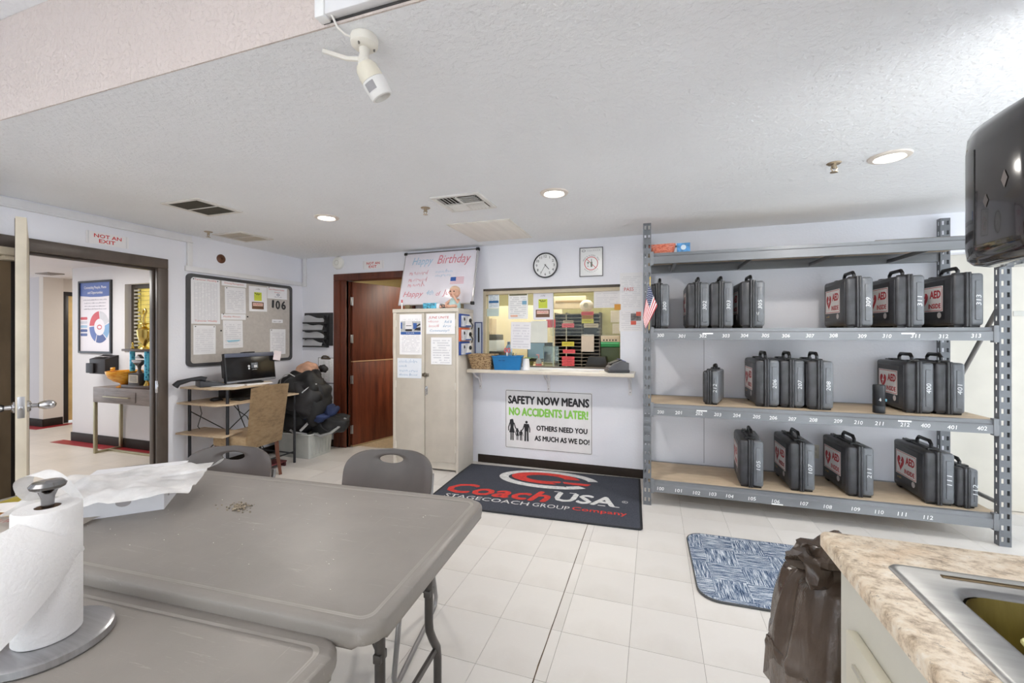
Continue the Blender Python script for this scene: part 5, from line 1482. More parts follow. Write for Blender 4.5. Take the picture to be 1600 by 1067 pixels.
def shelfpoly(P, z, nm='shelf'): return MB().prism(P, z - .016, z, bev=.003).build(nm, DWD, DK)


shelfpoly([(-.29, -.42), (.10, -.42), (.27, -.32), (.27, .05), (.10, .24), (-.29, .24)], .893, 'top_shelf')
shelfpoly([(-.29, -.45), (.20, -.45), (.285, -.36), (.285, .44), (-.29, .44)], .752, 'desktop')
shelfpoly([(-.29, -.46), (.285, -.44), (.22, -.19), (-.29, -.19)], .472, 'lower_shelf')
for a, b_ in (((-.25, -.36, .66), (-.25, .40, .12)), ((-.25, -.36, .12), (-.25, .40, .66))): MB().tube([a, b_], .005, 6).build('cross_brace', PST, DK)
MB().tube([(-.25, -.36, .12), (.24, -.36, .12)], .008, 6).build('rail', PST, DK); MB().tube([(-.25, .40, .10), (.24, .40, .10)], .008, 6).build('rail', PST, DK); MB().tube([(.24, .40, .12), (.24, .06, .12)], .008, 6).build('rail', PST, DK)
mn = thing('computer_monitor', 'black computer monitor with a sticker on its dark screen, standing on the desk', 'monitor', (-3.93, 3.27, .894), math.radians(88))
MT = Matrix.Translation((0, 0, .155)) @ Matrix.Rotation(math.radians(-7), 4, 'X')
MB().box(-.275, .275, -.018, .018, -.145, .15, .006, mat=MT).build('bezel', M((30, 30, 33), .35, var=.1), mn)
MB().box(-.262, .262, -.021, -.0175, -.12, .105, .001, mat=MT).build('screen', M((20, 20, 23), .22, var=.1), mn)
MB().box(-.27, .27, -.023, -.016, .108, .147, .003, mat=MT).build('top_band', M((92, 98, 116), .3), mn)
MB().box(-.27, .27, -.0225, -.016, -.142, -.124, .002, mat=MT).build('lower_band', M((130, 132, 138), .3), mn)
MB().prism(rrect(-.23, .23, -.11, .11, .03), .018, .10, MT @ Matrix.Rotation(PI / 2, 4, 'X') @ Matrix.Scale(-1, 4, (0, 0, 1)), bev=.02).build('back_shell', M((38, 38, 40), .45), mn)
b = MB(); b.box(-.06, .05, -.02, .05, .148, .16, .003, mat=MT); b.build('webcam', BLACK, mn)
b = MB(); b.lathe([(.12, 0), (.12, .008), (.03, .014), (.028, .04)], 20); b.build('stand', BLACK, mn)
SMt = MT @ onwall(0, -.0216, 0)
b = MB(); flat(b, rrect(-.005, .07, -.012, .045, .004), SMt); b.build('sticker', M((92, 98, 108), .4), mn)
b = MB(); scribble(b, .005, .06, .032, .008, .002, SMt, z=.0005, seed=3, words=2); flat(b, rrect(.025, .06, -.005, .02, .002), SMt, z=.0005); flat(b, circ(-.03, .012, .012, 12, .012), SMt); flat(b, circ(-.03, -.012, .010, 12), SMt); scribble(b, .0, .06, -.026, .007, .002, SMt, z=.0005, seed=4, words=2); b.build('sticker', M((214, 216, 220), .4), mn)
o = MB().box(-.05, .035, -.001, 0, -.05, .05).build('sticky_note', M((228, 216, 220), .6), None, (-3.885, 3.565, 1.155), PI / 2 - .1, smooth=False); o.rotation_euler = (0, .2, PI / 2 - .1); tag(o, 'pale pink note stuck to the right edge of the computer monitor', 'note')
o = MB().box(-.11, .13, -.10, .12, 0, .004, .001).build('desk_paper', PAPER, None, (-3.86, 2.99, .8935), .3); tag(o, 'white papers lying on the top desk shelf left of the monitor', 'papers')
o = MB().box(-.11, .13, -.03, .03, 0, .014, .002).build('paper_pad', M((232, 230, 230), .6), None, (-3.70, 3.16, .8935), 1.3); tag(o, 'white pad at the front edge of the desk under the monitor', 'pad')
ph = thing('desk_phone', 'dark grey desk phone on the left end of the top desk shelf', 'telephone', (-4.03, 2.93, .894), math.radians(66))
PHN = M((58, 60, 66), .4, var=.1)
b = MB(); b.prism([(-.10, 0), (.10, 0), (.10, .02), (-.10, .06)], -.10, .10, Matrix.Rotation(PI / 2, 4, 'X'), bev=.008); b.build('base', PHN, ph)
b = MB(); b.tube([(-.26, .05, .015), (-.235, .04, .045), (-.15, .0, .072), (-.08, -.02, .078), (-.04, -.03, .062)], [.03, .026, .018, .024, .03], 10); b.build('handset', M((48, 50, 55), .4), ph)
b = MB(); b.box(-.02, .08, -.07, .07, .0, .004, .001, mat=Matrix.Translation((0, 0, .042)) @ Matrix.Rotation(.2, 4, 'Y')); b.build('keypad', M((92, 94, 100), .4), ph)
b = MB(); b.tube([(-.05 + .006 * math.cos(k * 1.6), -.06 + .006 * math.sin(k * 1.6) + .003 * k, .055 + .02 * math.sin(k * .12)) for k in range(40)], .0025, 5); b.build('cord', BLACK, ph)
t = thing('keyboard', 'black keyboard on the desktop behind the tan chair', 'keyboard', (-3.80, 3.22, .752), PI / 2)
MB().box(-.22, .22, -.065, .065, .0, .018, .004).build('base', M((30, 30, 32), .5), t)
kb = MB()
for r_ in range(5):
    for k in range(15): kb.box(-.205 + k * .0275, -.183 + k * .0275, -.055 + r_ * .022, -.037 + r_ * .022, .018, .023)
tag(kb.build('keys', M((44, 44, 47), .5), t, smooth=False), kind='stuff')
t = thing('computer_mouse', 'black cable coil and mouse at the left of the desktop', 'mouse', (-3.98, 2.95, .752), 1.0)
MB().ell((0, 0, .014), (.05, .03, .018), 12, 8).build('shell', M((34, 34, 36), .4), t)
b = MB(); b.tube([(.05 + .05 * math.cos(k * .7) - .05, .05 * math.sin(k * .7) + .004 * k - .06, .006 + .003 * (k % 3)) for k in range(26)], .004, 6); b.build('cable', BLACK, t)
t = thing('desk_stapler', 'bright red stapler on the desktop beneath the monitor', 'stapler', (-3.66, 3.28, .752), PI / 2)
MB().box(-.06, .06, -.02, .02, 0, .016, .005).build('base', M((40, 40, 42), .4), t); b = MB(); b.prism([(-.06, .02), (.065, .02), (.06, .10), (-.02, .075), (-.06, .05)], -.018, .018, Matrix.Rotation(PI / 2, 4, 'X'), bev=.005); b.build('arm', M((216, 30, 40), .35), t)
t = thing('computer_tower', 'black computer box on the desktop behind the keyboard', 'computer', (-4.06, 3.25, .752), PI / 2)
MB().box(-.16, .16, -.08, .08, 0, .11, .004).build('case', M((36, 36, 38), .4), t); MB().box(-.15, .15, -.084, -.078, .01, .10, .002).build('front', M((26, 26, 28), .3), t)
t = thing('desk_cables', 'loose black and grey cables hanging behind the desk', 'cables', (-4.17, 3.1, 0))
for k, pts in enumerate(([(0, -.18, .74), (.01, -.16, .62), (.0, -.19, .50), (.01, -.17, .46)], [(0, .2, .74), (.03, .22, .55), (.06, .3, .30), (.02, .38, .05)], [(0, .10, .74), (.05, .2, .58), (.0, .33, .50), (.04, .5, .12)], [(.0, .42, .7), (.02, .40, .4), (.05, .44, .06)])): MB().tube(pts, .005, 6).build('cable', M(((90, 90, 92), BLACK and (30, 30, 32), (30, 30, 32), (210, 210, 210))[k], .5), t)
t = thing('power_strip', 'black power adapters on a dark red board under the desk', 'power strip', (-3.95, 3.36, 0))
MB().box(-.10, .26, -.14, .14, .04, .055, .003).build('board', M((92, 36, 40), .5), t); MB().box(-.10, .0, -.06, .06, .055, .14, .006).build('adapter', M((28, 28, 30), .4), t); MB().box(.03, .09, -.02, .05, .055, .10, .006).build('adapter', M((40, 40, 42), .4), t)
for s in (-1, 1): MB().box(-.10, .26, s * .12 - .01, s * .12 + .01, 0, .04).build('foot', M((70, 30, 34), .5), t, smooth=False)

# ---- upholstered chair, its back to the viewer
tc = thing('upholstered_chair', 'tan suede dining chair with reddish wooden legs pushed up to the computer desk', 'chair', (-3.735, 3.07, 0), math.radians(90 + 3))
SU = m_suede(); LGW = m_wood((70, 38, 26), (106, 60, 40), 1.5, 2, .35)
b = MB(); b.box(-.20, .20, -.215, .185, .345, .450, .018, 3); b.build('seat', SU, tc)
b = MB()


def backpt(u, v, f):
    x = (u - .5) * (.41 + .03 * v); z = .335 + .565 * v; y = -.215 - .075 * v - .012 * math.sin(u * PI)
    return x, y, z + .012 * math.sin(u * PI) * v


b.grid(lambda u, v: backpt(u, v, 0), 8, 12, thick=.075)
b.build('backrest', SU, tc, angle=1.0)
for sx in (-1, 1):
    MB().tube([(sx * .172, .16, .37), (sx * .172, .162, .0)], [.026, .019], 4).build('leg', LGW, tc)
    MB().tube([(sx * .165, -.185, .40), (sx * .167, -.20, .2), (sx * .170, -.235, .0)], [.027, .024, .019], 4).build('leg', LGW, tc)

# ---- storage bin with bags heaped on it
bn = thing('storage_tote', 'grey plastic storage tote under the heap of bags in the left corner', 'bin', (-3.868, 3.905, 0))
openbin(MB(), .245, .165, .262, .185, .275, .005, .02).build('tub', M((178, 180, 176), .45, var=.07), bn)
MB().tube([(x, y, .272) for x, y in rrect(-.266, .266, -.189, .189, .022, 5)], .008, 6, closed=True).build('rim', M((188, 190, 186), .45), bn)
for k in range(6): 
    MB().box(.252, .259, -.13 + k * .05, -.124 + k * .05, .03, .25, .002).build('rib', M((178, 180, 176), .45), bn)
for k in range(3): MB().box(.268, .275, -.06 + k * .03, -.045 + k * .03, .235, .27, .002).build('latch', M((120, 120, 118), .45), bn)
BG = M((20, 20, 23), .6, var=.3, scale=8, bump=.3, bscale=14); BG2 = M((32, 32, 34), .65, var=.25, scale=8, bump=.3, bscale=14)
PIPE = M((196, 196, 198), .5)


def lump(name, c, r, seed, mat, parent, power=.8, rough=.22, n=28, rot=None):
    b = MB(); b.ell((0, 0, 0), r, n, n * 2 // 3, rough, seed, power)
    m = Matrix.Translation(c) @ (rot if rot is not None else Matrix.Identity(4)); bmesh.ops.transform(b.bm, matrix=m, verts=b.bm.verts[:])
    for v in b.bm.verts: v.co += v.normal * (.030 * noise.noise(v.co * 7 + Vector((seed, 0, 0))) + .014 * noise.noise(v.co * 19 + Vector((0, seed, 0))))
    return b.build(name, mat, parent, angle=1.6)


RY = lambda a: Matrix.Rotation(a, 4, 'Y')
t = thing('duffel_bag', 'dark grey duffel bag lying on the left part of the storage tote', 'bag', (-3.86, 3.86, .27))
lump('body', (-.04, .0, .125), (.24, .17, .13), 3, BG, t); MB().tube([(.12, -.13, .04), (.19, -.10, .12), (.20, -.02, .16), (.17, .06, .12)], .014, 8).build('strap', PIPE, t); MB().tube([(.02, -.17, .05), (.08, -.18, .03), (.14, -.15, .02), (.18, -.10, .0)], .012, 8).build('strap', M((150, 150, 152), .5), t)
t = thing('duffel_bag', 'dark duffel bag with grey trim overhanging the right end of the storage tote', 'bag', (-3.56, 3.90, .27))
lump('body', (.06, .02, .10), (.26, .13, .105), 8, BG2, t, rot=RY(-.18)); MB().tube([(-.05, -.10, .0), (.06, -.125, -.01), (.18, -.11, .03), (.27, -.05, .11), (.29, .0, .18)], .016, 8).build('trim', M((150, 150, 150), .6), t); MB().tube([(.04, -.115, .16), (.09, -.15, .10), (.16, -.13, .05), (.24, -.08, .10)], .009, 8).build('handle', BG, t)
t = thing('backpack', 'big black backpack with white piping on top of the heap of bags', 'bag', (-3.82, 3.80, .46))
lump('body', (.02, .03, .26), (.27, .19, .24), 5, BG, t, .75, .3, 36, RY(.25)); lump('front_pocket', (.12, -.05, .20), (.19, .14, .20), 11, M((36, 35, 38), .55, var=.35, scale=7, bump=.35, bscale=12), t, .8, .3, 26, RY(.3)); lump('side_flap', (.24, .02, .16), (.12, .15, .22), 15, BG2, t, .85, .3, 24, RY(.1))
for pts in ([(-.19, -.09, .36), (-.16, -.11, .42), (-.09, -.12, .475), (-.02, -.12, .49), (.04, -.11, .46)], [(.14, -.17, .22), (.20, -.16, .30), (.27, -.11, .37), (.30, -.06, .38)], [(-.25, -.06, .27), (-.23, -.08, .31)]): MB().tube(pts, .0055, 6).build('piping', PIPE, t)
t = thing('blue_cloth', 'dark blue cloth squeezed between the backpack and the duffel bags', 'cloth', (-3.62, 3.83, .44))
lump('folds', (.03, .0, .03), (.17, .12, .06), 21, M((40, 52, 88), .9, var=.25, scale=9), t, .9, .4, 24); lump('folds', (.16, .06, .09), (.07, .07, .06), 23, M((36, 48, 84), .9, var=.25), t, .9, .4, 16)
t = thing('sun_hat', 'peach coloured cap bundle on the very top of the bag heap', 'hat', (-3.92, 3.98, .82))
lump('crown', (.02, 0, .12), (.15, .12, .10), 31, M((206, 160, 134), .8, var=.2, scale=9), t, .95, .25, 22); lump('brim', (.12, -.04, .08), (.09, .08, .05), 33, M((196, 186, 168), .8, var=.3, scale=20), t, .9, .3, 18)
t = thing('black_pouch', 'small black pouch beside the peach cap near the clipboard', 'pouch', (-3.73, 4.06, .93))
lump('body', (0, 0, .05), (.05, .045, .05), 41, BG, t, .8, .25, 16); lump('flap', (.01, -.03, .07), (.03, .02, .03), 43, BG2, t, .8, .2, 12)

# ------------------------------------------------------------------ hallway furniture
ht = thing('console_table', 'grey wood console table with pale metal legs in the hallway', 'table', (-5.70, 3.27, 0))
HW = m_wood((100, 90, 86), (140, 130, 126), 1.2, 0, .45); BR = M((178, 170, 140), .35, .6, var=.08)
MB().box(-.49, .53, -.145, .135, .60, .775, .003).build('body', HW, ht)
d = MB().box(-.27, .26, -.153, -.144, .625, .74, .002).build('drawer', HW, ht); MB().box(-.26, .18, -.178, -.168, .672, .682, .002).build('handle', BR, d); 
for x in (-.25, .17): MB().box(x, x + .008, -.17, -.15, .673, .681).build('handle_post', BR, d, smooth=False)
for x in (-.475, .515):
    for y in (-.13, .12): MB().box(x - .015, x + .015, y - .015, y + .015, .0, .60, .002).build('leg', BR, ht)
    MB().box(x - .013, x + .013, -.115, .105, .0, .024, .002).build('floor_bar', BR, ht)
MB().box(-.462, .502, -.018, .008, .0, .024, .002).build('floor_bar', BR, ht)
AMB = NT('amber_glass'); AMB.b.inputs['Base Color'].default_value = lin((226, 142, 24)); AMB.b.inputs['Roughness'].default_value = .12; AMB.b.inputs['Alpha'].default_value = .93; AMB.b.inputs['Emission Color'].default_value = lin((226, 142, 24)); AMB.b.inputs['Emission Strength'].default_value = .0
AMB.l(AMB.ramp(AMB.noise(AMB.coords('Object', (4, 4, 12), (.5, .3, 0)), 4, 4), [(.35, lin((224, 140, 20))), (.6, lin((250, 190, 70)))]), AMB.b.inputs['Base Color'])
t = thing('amber_bowl', 'swirled amber glass pedestal bowl at the left end of the console table', 'bowl', (-5.83, 3.235, .775))
MB().lathe([(.075, 0), (.078, .008), (.05, .022), (.035, .038), (.05, .052), (.10, .075), (.145, .115), (.165, .165), (.168, .19), (.160, .188), (.155, .165), (.13, .115), (.08, .08), (.0, .07)], 28, cap=False).build('bowl', AMB.m, t)
MB().tube([(-.16, -.02, .15), (-.19, -.02, .18), (-.185, -.02, .212), (-.155, -.02, .215), (-.15, -.02, .19)], [.012, .016, .018, .016, .01], 8).build('curl', AMB.m, t)
t = thing('amber_bowl', 'second amber glass bowl half hidden behind the trophy by the door jamb', 'bowl', (-5.22, 3.32, .775))
MB().lathe([(.07, 0), (.04, .02), (.05, .04), (.12, .09), (.14, .15), (.13, .15), (.10, .09), (.0, .06)], 22, cap=False).build('bowl', AMB.m, t); MB().lathe([(.12, .149), (.145, .15), (.145, .158), (.12, .158)], 22, cap=False).build('rim', AMB.m, t)
t = thing('green_vase', 'lime green square vase on the console table behind the trophy column', 'vase', (-5.22, 3.37, .935))
MB().box(-.09, .12, -.03, .03, 0, .19, .006).build('panel', M((176, 206, 106), .4), t); MB().box(-.09, .12, -.034, .034, .17, .20, .004).build('rim', M((150, 186, 90), .4), t)
GLD = M((222, 196, 116), .22, 1.0, var=.1); TBL_ = NT('foil_blue'); f_ = TBL_.n('ShaderNodeTexVoronoi', i_Scale=34.0); TBL_.l(TBL_.coords('Object'), f_.inputs['Vector']); TBL_.l(TBL_.ramp(f_.outputs['Distance'], [(.2, lin((20, 92, 140))), (.5, lin((96, 190, 220)))]), TBL_.b.inputs['Base Color']); TBL_.b.inputs['Roughness'].default_value = .25; TBL_.b.inputs['Metallic'].default_value = .4
tr = thing('column_trophy', 'tall trophy with blue foil columns and a gold cup on the console table', 'trophy', (-5.535, 3.24, .775))
DKW = M((74, 56, 46), .4, var=.15)
MB().box(-.235, .235, -.075, .085, 0, .038, .004).build('base', DKW, tr); MB().box(-.235, .235, -.07, .08, .42, .445, .004).build('top_plate', DKW, tr)
for x, y in ((-.165, 0), (.135, -.03), (.19, .05)):
    MB().lathe([(.025, .095), (.025, .42)], 16, (x, y, 0)).build('column', TBL_.m, tr); MB().lathe([(.034, .038), (.03, .05), (.014, .085), (.02, .097)], 14, (x, y, 0)).build('column_foot', GLD, tr)
for x in (-.165, .19): MB().lathe([(.014, .445), (.016, .46), (.006, .48), (.011, .50), (.002, .52)], 10, (x, 0, 0)).build('finial', GLD, tr)
cu = MB().lathe([(.045, .445), (.04, .46), (.016, .48), (.022, .50), (.05, .54), (.066, .60), (.07, .66), (.05, .68), (.02, .70), (.022, .72), (.05, .73), (.045, .74), (.018, .745)], 22, (.04, 0, 0)).build('cup', GLD, tr)
for s in (-1, 1): MB().tube([(.04 + s * .06, 0, .66), (.04 + s * .085, 0, .64), (.04 + s * .08, 0, .59), (.04 + s * .05, 0, .55)], .006, 6).build('cup_handle', GLD, cu)
b = MB(); b.tube([(.04, 0, .74), (.03, 0, .79), (.05, 0, .84), (.075, 0, .87), (.05, 0, .90), (.02, 0, .88), (.01, 0, .84)], [.012, .014, .013, .01, .012, .012, .008], 8); b.build('figure', GLD, tr)
t = thing('small_trophy', 'small dark trophy with silver book and engraved plaque standing in front of the tall trophy', 'trophy', (-5.52, 3.205, .8135))
MB().box(-.115, .07, -.045, .05, 0, .135, .004).build('base', M((50, 42, 40), .4), t); MB().box(-.10, .055, -.048, -.045, .03, .115, .001).build('plaque', M((186, 176, 160), .4, .2), t)
b = MB()
for k in range(4): flat(b, [(-.085, .045 + k * .017), (.04, .045 + k * .017), (.04, .053 + k * .017), (-.085, .053 + k * .017)], onwall(0, -.0486, 0))
b.build('engraving', M((80, 70, 64), .5), t)
PEW = M((150, 142, 138), .35, .7, var=.2)
MB().lathe([(.03, .135), (.022, .15), (.014, .18), (.02, .215), (.055, .25)], 12, (.0, 0, 0)).build('stem', M((92, 84, 80), .4, .5), t)
b = MB(); b.prism([(-.09, .27), (.0, .215), (.09, .27), (.075, .285), (-.075, .285)], -.03, .03, Matrix.Rotation(PI / 2, 4, 'X'), bev=.004); b.prism([(-.05, .30), (.06, .30), (.0, .345)], -.02, .02, Matrix.Rotation(PI / 2, 4, 'X'), bev=.003); b.build('book', PEW, t)
t = thing('suggestion_box', 'black wall box with papers on top under the framed poster in the hallway', 'box', (-6.47, 3.42, 1.015))
b = MB(); b.box(-.10, .20, -.14, 0, -.11, .07, .004); b.prism([(0, .07), (-.14, .07), (0, .115)], -.10, .20, Matrix(((0, 0, 1, 0), (1, 0, 0, 0), (0, 1, 0, 0), (0, 0, 0, 1)))); b.build('box', M((44, 40, 42), .5), t)
MB().box(-.12, .02, -.165, -.14, -.10, .02, .004).build('pocket', M((36, 33, 35), .5), t); MB().box(-.05, .13, -.11, -.03, .095, .099, mat=Matrix.Rotation(.0, 4, 'X')).build('papers', M((190, 186, 186), .6), t, smooth=False)
pf = thing('framed_poster', 'black framed poster with a red and blue ring diagram on the hallway wall', 'poster', (-6.715, 3.42, 1.607))
w_, h_ = .325, .46
for a in ((-w_, -w_ + .024, -h_, h_), (w_ - .024, w_, -h_, h_), (-w_ + .024, w_ - .024, -h_, -h_ + .024), (-w_ + .024, w_ - .024, h_ - .024, h_)): MB().box(a[0], a[1], -.022, 0, a[2], a[3]).build('frame_bar', M((32, 30, 34), .35), pf, smooth=False)
MB().box(-w_ + .02, w_ - .02, -.008, 0, -h_ + .02, h_ - .02).build('sheet', M((232, 226, 232), .35, var=.01), pf, smooth=False)
PM = onwall(0, -.0086, 0)
b = MB(); flat(b, [(-.30, .27), (-.1, .255), (.1, .252), (.30, .262), (.30, .436), (-.30, .436)], PM); b.build('banner', M((84, 106, 172), .4), pf)
b = MB(); letters(b, 'Connecting People, Places', 0, .37, .44, .045, PM, z=.0004, bold=.02); letters(b, 'and Opportunities', 0, .305, .30, .045, PM, z=.0004, bold=.02); b.build('lettering', M((236, 234, 240), .4), pf)
b = MB()
for k, (wd, z) in enumerate(((.48, .215), (.44, .175), (.42, .135), (.46, .10))): scribble(b, -wd / 2, wd / 2, z, .014, .004, PM, seed=80 + k, words=6)
b.build('lettering', M((160, 158, 172), .4), pf)
cx, cz = .085, -.13
for a0, a1, c_ in ((93, 175, (206, 74, 84)), (180, 245, (92, 112, 176)), (250, 312, (66, 84, 146)), (316, 375, (130, 172, 214)), (20, 88, (206, 204, 210))):
    b = MB(); ring(b, circ(cx, cz, .20, 14, a0=math.radians(a0), a1=math.radians(a1)), circ(cx, cz, .105, 14, a0=math.radians(a0 - 5), a1=math.radians(a1 - 5)), PM, closed=False); b.build('ring_segment', M(c_, .4), pf)
b = MB(); ring(b, circ(cx, cz, .05, 18, .032), circ(cx, cz, .034, 18, .018), PM); b.build('emblem', M((206, 96, 104), .4), pf)
for k, c_ in enumerate(((206, 74, 84), (206, 204, 214), (160, 190, 216), (66, 84, 146), (84, 100, 156))):
    b = MB(); flat(b, rrect(-.295, -.155, -.035 - k * .052, -.0 - k * .052, .014, 3), PM); b.build('bar', M(c_, .4), pf)

# ------------------------------------------------------------------ sink run on the right
ks = thing('sink_cabinet', 'pale grey-green base cabinet under the granite-look worktop on the right', 'cabinet', (.42, 1.20, 0))
KC = M((206, 204, 192), .4, var=.03); KD = M((212, 208, 190), .38, var=.03)
b = MB(); b.box(0, .02, -3.0, 0, .10, .862); b.box(.02, .62, -.02, 0, .10, .862); b.box(.03, .63, -3.0, 0, .0, .10); b.box(.62, .635, -3.0, 0, .1, .862)
b.build('carcass', KC, ks, smooth=False)
for k in range(4):
    y1 = -.085 - k * .50; y0 = y1 - .47
    d = MB(); d.box(-.022, -.001, y0, y1, .14, .745, .004); dr = d.build('door', KD, ks)
    MB().box(-.0265, -.0215, y0 + .06, y1 - .06, .20, .685, .003).build('raised_panel', KD, dr)
    MB().box(-.028, -.02, y0 + .045, y1 - .045, .69, .70, .002).build('moulding', M((190, 186, 172), .4), dr)
GR = m_granite()
wt_ = thing('worktop', 'beige granite-look worktop with a sink cut into it', 'worktop', (.39, 1.255, .862))
b = MB()
SX0, SX1, SY0, SY1 = .075, .60, -1.02, -.145                          # the sink's cut-out, local
for a in ((0, SX0 + .02, -3.05, 0), (SX1 - .02, .665, -3.05, 0), (SX0 + .02, SX1 - .02, SY1 - .02, 0), (SX0 + .02, SX1 - .02, -3.05, SY0 + .02)):
    pass
o_ = [(.665, .0), (.03, .0), (0, -.03)] ; 
O = rrect(0, .665, -3.05, 0, .02, 6); I = rrect(SX0 + .02, SX1 - .02, SY0 + .02, SY1 - .02, .03, 6)
prof = ((.0, .006), (.0, .030), (.003, .036), (.010, .0385))
n = len(O)


def inset(P, d, cx, cy, hx, hy): return [(cx + (x - cx) * (1 - d / hx), cy + (y - cy) * (1 - d / hy)) for x, y in P]


V = [[b.bm.verts.new((x, y, z)) for x, y in inset(O, d, .3325, -1.525, .3325, 1.525)] for d, z in prof]
V.append([b.bm.verts.new((x, y, .0385)) for x, y in I]); V.append([b.bm.verts.new((x, y, .0)) for x, y in I]); V.append([b.bm.verts.new((x, y, .0)) for x, y in inset(O, .01, .3325, -1.525, .3325, 1.525)])
V.append(V[0])
for A, C in zip(V, V[1:]):
    for k in range(n): b.bm.faces.new((A[k], A[(k + 1) % n], C[(k + 1) % n], C[k]))
b.build('slab', GR, wt_, angle=.9)
sk = thing('steel_sink', 'brushed stainless steel drop-in sink in the worktop', 'sink', (.39, 1.255, .9005))
SS = M((158, 158, 157), .42, 1.0, var=.08, scale=3, stretch=(1, 14, 1)); SB = M((168, 156, 118), .34, 1.0, var=.18, scale=4, stretch=(6, 1, 1))  # basin steel coloured brownish yellow to paint in its reflections
b = MB(); A0 = rrect(SX0, SX1, SY0, SY1, .022, 6); A1 = rrect(SX0 + .004, SX1 - .004, SY0 + .004, SY1 - .004, .02, 6)
A2 = rrect(SX0 + .012, SX1 - .012, SY0 + .012, SY1 - .012, .02, 6)
H0 = rrect(.135, .50, -.92, -.205, .055, 6); H1 = rrect(.142, .493, -.913, -.212, .05, 6); H2 = rrect(.147, .488, -.908, -.217, .05, 6)
V = [[b.bm.verts.new((x, y, z)) for x, y in P] for P, z in ((A0, .0002), (A1, .005), (A2, .006), (H0, .0045), (H1, .003), (H2, -.006))]
n = len(A0)
for A, C in zip(V, V[1:]):
    for k in range(n): b.bm.faces.new((A[k], A[(k + 1) % n], C[(k + 1) % n], C[k]))
b.build('rim', SS, sk, angle=.9)
b = MB(); V = []
for d, z in ((0, -.006), (.004, -.05), (.012, -.12), (.03, -.165), (.06, -.178)):
    V.append([b.bm.verts.new((x, y, z)) for x, y in rrect(.147 + d, .488 - d, -.908 + d, -.217 - d, max(.05, .06 - d * .2), 6)])
n = len(V[0])
for A, C in zip(V, V[1:]):
    for k in range(n): b.bm.faces.new((A[k], A[(k + 1) % n], C[(k + 1) % n], C[k]))
b.bm.faces.new(V[-1]); b.build('basin', SB, sk, angle=1.2)
b = MB(); b.tube([(x, y, .0046) for x, y in ((.155, -.178), (.30, -.178), (.50, -.178))], .0045, 8); b.build('ridge', M((150, 132, 104), .3, 1.0), sk)
b = MB(); b.lathe([(.0, .0), (.04, .0), (.042, .004), (.03, .006), (.0, .003)], 20, (.32, -.56, -.177), cap=False); b.build('drain', CHROME, sk)
t = thing('dish_tub', 'pale yellow plastic tub standing in the sink basin', 'tub', (.678, .888, .7235))
openbin(MB(), .055, .05, .09, .07, .15, .004, .02).build('tub', M((228, 224, 150), .4), t)
MB().tube([(x, y, .149) for x, y in rrect(-.092, .092, -.072, .072, .022, 4)], .004, 6, closed=True).build('rim', M((232, 228, 160), .4), t)

# ---- bin with a brown-black bag beyond the end of the worktop
tb = thing('waste_bin', 'white waste bin lined with a dark translucent bag at the end of the sink cabinet', 'bin', (.585, 1.47, 0))
openbin(MB(), .12, .10, .155, .125, .64, .004, .05).build('tub', M((226, 226, 224), .4), tb)
FILM = m_film((84, 70, 60), .16, .95, 7, .7)
b = MB()


def bagpt(u, v):
    a = 2 * PI * u
    fold = .5 * noise.noise(Vector((math.cos(a) * 3.2, math.sin(a) * 3.2, v * .8))) + .35 * noise.noise(Vector((math.cos(a) * 8, math.sin(a) * 8, v * 1.5 + 4)))
    z = .44 + .30 * v + .012 * math.sin(a * 3 + 1)
    r_ = .232 - .055 * v ** 1.5 + .048 * fold * (1.1 - .4 * v)
    if v > .8: r_ -= .10 * ((v - .8) / .2) ** 2
    if v < .12: r_ += .006 - .05 * abs(v - .06)
    if v > .85: z += .035 * noise.noise(Vector((math.cos(a) * 4, math.sin(a) * 4, 9))) 
    return r_ * 1.05 * math.cos(a), r_ * .9 * math.sin(a), z


b.grid(lambda u, v: bagpt(u, v), 96, 34, closed_u=True); b.build('liner_bag', FILM, tb, angle=1.0)
b = MB(); b.grid(lambda u, v: (bagpt(u, .1)[0] * (1.0 + .03 * v), bagpt(u, .1)[1] * (1 + .03 * v), bagpt(u, .1)[2] - .12 * v + .01 * math.sin(u * 40)), 96, 5, closed_u=True); b.build('folded_hem', m_film((92, 74, 60), .2, .9, 12, .8), tb, angle=1.0)
b = MB(); b.ell((0, 0, 0), (.09, .06, .055), 30, 18, .7, 5, 1.0); bmesh.ops.transform(b.bm, matrix=Matrix.Translation((-.115, -.05, .75)), verts=b.bm.verts[:])
for v in b.bm.verts: v.co += Vector((noise.noise(v.co * 22), noise.noise(v.co * 22 + Vector((5, 0, 0))), noise.noise(v.co * 22 + Vector((0, 7, 0))))) * .022
b.build('bag_knot', FILM, tb, angle=.6)

# ---- roll towel dispenser on the sink wall
dp = thing('towel_dispenser', 'glossy smoked black paper towel dispenser on the wall above the sink', 'dispenser', (1.045, 1.355, 1.57))
SMK = M((38, 34, 35), .10, var=.08, coat=.6); 
b = MB(); b.box(-.18, .0, -.15, .15, .02, .36, .04, 5); b.build('back_shell', M((52, 50, 52), .22, var=.1), dp)
b = MB(); P = [(.155, 0)]
PR = [(-.02, -.157), (-.14, -.157), (-.22, -.15), (-.245, -.125), (-.255, -.07), (-.257, 0), (-.255, .07), (-.249, .118), (-.236, .143), (-.205, .157), (-.02, .157)]
V = []
for z, s, o in ((.0, .80, 0), (.006, .93, 0), (.02, .985, 0), (.05, 1, 0), (.30, 1, 0), (.34, .985, 0), (.365, .94, 0), (.38, .84, 0), (.385, .70, 0)):
    V.append([b.bm.verts.new((x * s, y * (s * .3 + .7), z)) for x, y in PR])
n = len(PR)
for A, C in zip(V, V[1:]):
    for k in range(n): b.bm.faces.new((A[k], A[(k + 1) % n], C[(k + 1) % n], C[k]))
